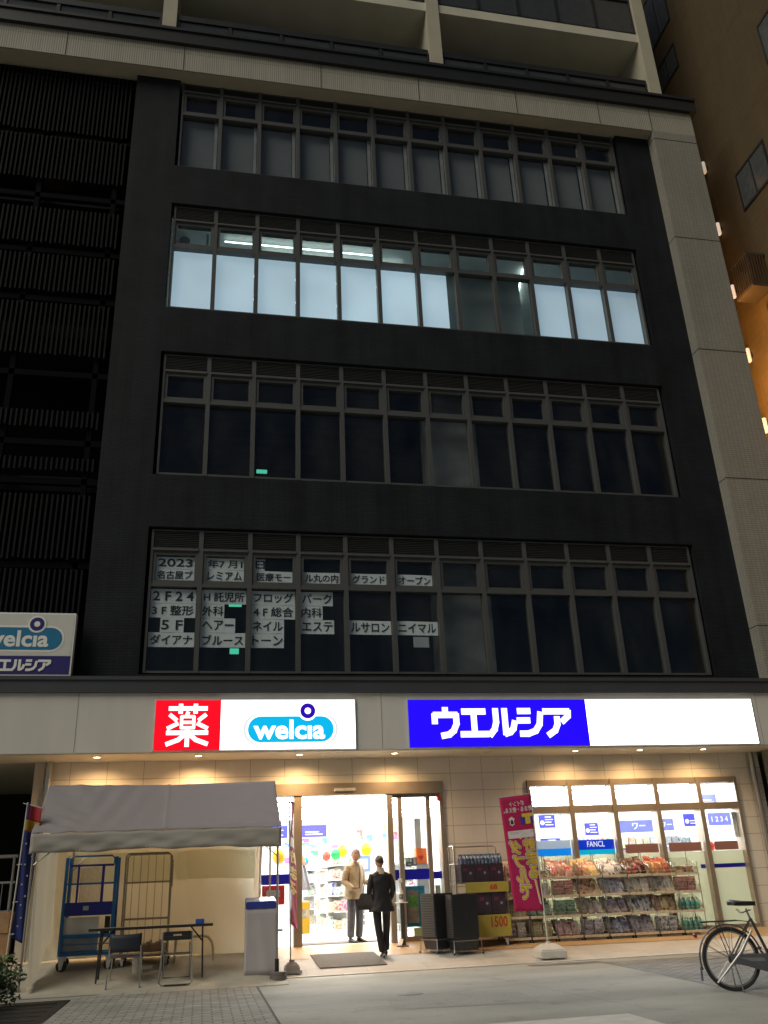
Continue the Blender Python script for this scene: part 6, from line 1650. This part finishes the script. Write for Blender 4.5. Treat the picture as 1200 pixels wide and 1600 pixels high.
# defibrillator stand, posters and cards near the glass
ae = wthing('defibrillator_stand', 'tall grey and orange defibrillator pillar with a red heart behind the glass door', 'cabinet', (4.98, .95, .285))
MB().rbox(4.88, 5.12, .9, 1.1, .285, 1.50, .01).build('pillar', mat('pillar_grey', (.35, .36, .37), .4), ae)
MB().rbox(4.885, 5.0, .92, 1.04, 1.76, 2.26, .006).build('sign_column', mat('pillar_grey', (.35, .36, .37), .4), ae)
MB().rbox(4.88, 5.08, .88, 1.06, 1.5, 1.76, .006).build('orange_box', mat('pillar_orange', (.72, .17, .03), .4), ae)
m = MB(); zc = 1.60; xc = 4.965
m.prism([(xc, zc - .05), (xc + .045, zc), (xc + .048, zc + .03), (xc + .025, zc + .042), (xc, zc + .025), (xc - .025, zc + .042), (xc - .048, zc + .03), (xc - .045, zc)], .876, .8795); m.build('heart', mat('heart_red', (.5, .02, .015), .4), ae)
def poster(x0, x1, y, z0, z1, c, lab, cat='poster', strip=None):
    m = MB(); m.rbox(x0, x1, y, y + .006, z0, z1, .001)
    if strip:
        m.mi = 1
        for (a, b, c_, d_) in strip: m.box(x0 + a * (x1 - x0), x0 + b * (x1 - x0), y - .0015, y - .0002, z0 + c_ * (z1 - z0), z0 + d_ * (z1 - z0))
    nm = 'poster_' + lab.replace(' ', '_')[:22]
    o = m.build('poster', [mat(nm, c, .5, var=.04), mat('poster_detail', (.55, .56, .5), .6, var=.4, scale=14)])
    return tag(o, lab, cat)
poster(4.62, 4.82, .60, 1.46, 1.60, (.12, .12, .16), 'dark grey sticker card above the blue band of the door glass', 'sticker', [(.06, .3, .5, .9), (.36, .55, .5, .9), (.2, .5, .12, .3), (.72, .92, .2, .9)])
tp = poster(4.60, 4.94, .62, .50, 1.14, (.01, .20, .28), 'teal framed poster with a green picture behind the right door glass')
MB().box(4.63, 4.82, .612, .6185, .56, 1.08).build('picture', mat('picture_brown', (.30, .22, .16), .6, var=.3), tp)
MB().box(4.64, 4.81, .608, .6115, .80, .98).build('green_patch', mat('picture_green', (.12, .30, .04), .6, var=.4, scale=20), tp)
poster(4.72, 4.92, .63, .30, .48, (.72, .70, .30), 'pale yellow leaflet low behind the right door glass', 'leaflet')
poster(5.13, 5.23, .62, .92, 1.14, (.45, .6, .25), 'small green card beside the right door frame', 'card', [(.2, .8, .25, .75)])
poster(2.14, 2.52, .62, .94, 1.24, (.65, .03, .03), 'red poster under the blue band of the left door panel', 'poster', [(.2, .8, .4, .75)])
poster(2.84, 3.02, 1.3, .45, .95, (.85, .6, .06), 'yellow and red standing board just inside the doorway left edge', 'board', [(.05, .95, .5, .78)])
poster(11.02, 11.10, .60, 1.75, 2.2, (.75, .74, .74), 'narrow white vertical notice at the right end of the shop window', 'notice', [(.3, .7, .1, .22), (.3, .7, .3, .42), (.3, .7, .5, .62), (.3, .7, .7, .82)])
# grey coat-like bag hanging at the left inside
cl = wthing('garment', 'grey garment with tan top hanging inside left of the doorway', 'garment', (2.92, 1.8, 1.0))
m = MB(); m.sheet(lambda u, v: (2.86 + u * (.12 + .12 * (1 - v)) , 1.8 + .03 * math.sin(9 * u), 1.15 + .42 * v), 10, 8, .02); m.build('cloth', mat('garment_grey', (.3, .3, .34), .8, var=.2), cl, None, 'all')
m = MB(); m.sheet(lambda u, v: (2.88 + u * (.05 + .10 * (1 - v)), 1.8, 1.575 + .22 * v), 6, 6, .02); m.build('tan_top', mat('garment_tan', (.55, .35, .2), .8), cl, None, 'all')
m = MB(); m.tube([(2.93, 1.81, 1.79), (2.93, 1.81, 2.95)], .004, 5); m.build('hanger', M_wh, cl)
# white display panel with small pictures behind the people
dp_ = wthing('display_board', 'white display panel with rows of small dark pictures between the two people', 'panel', (4.1, 2.6, .285))
MB().rbox(3.98, 4.42, 2.6, 2.64, .285, 1.4, .004).build('panel', M_wh, dp_)
m = MB()
for i in range(2):
    for j in range(7): m.box(4.04 + .11 * i, 4.10 + .11 * i, 2.595, 2.5995, .50 + .1 * j, .57 + .1 * j)
m.build('picture_rows', mat('picture_dark', (.18, .18, .2), .6, var=.4, scale=30), dp_)
rp_ = poster(4.0, 4.35, 2.58, 1.42, 1.72, (.12, .2, .6), 'blue framed card above the white display panel', 'card', [(.15, .85, .2, .8)])

for o in bpy.data.objects:
    if 'world_drawn' in o: del o['world_drawn']
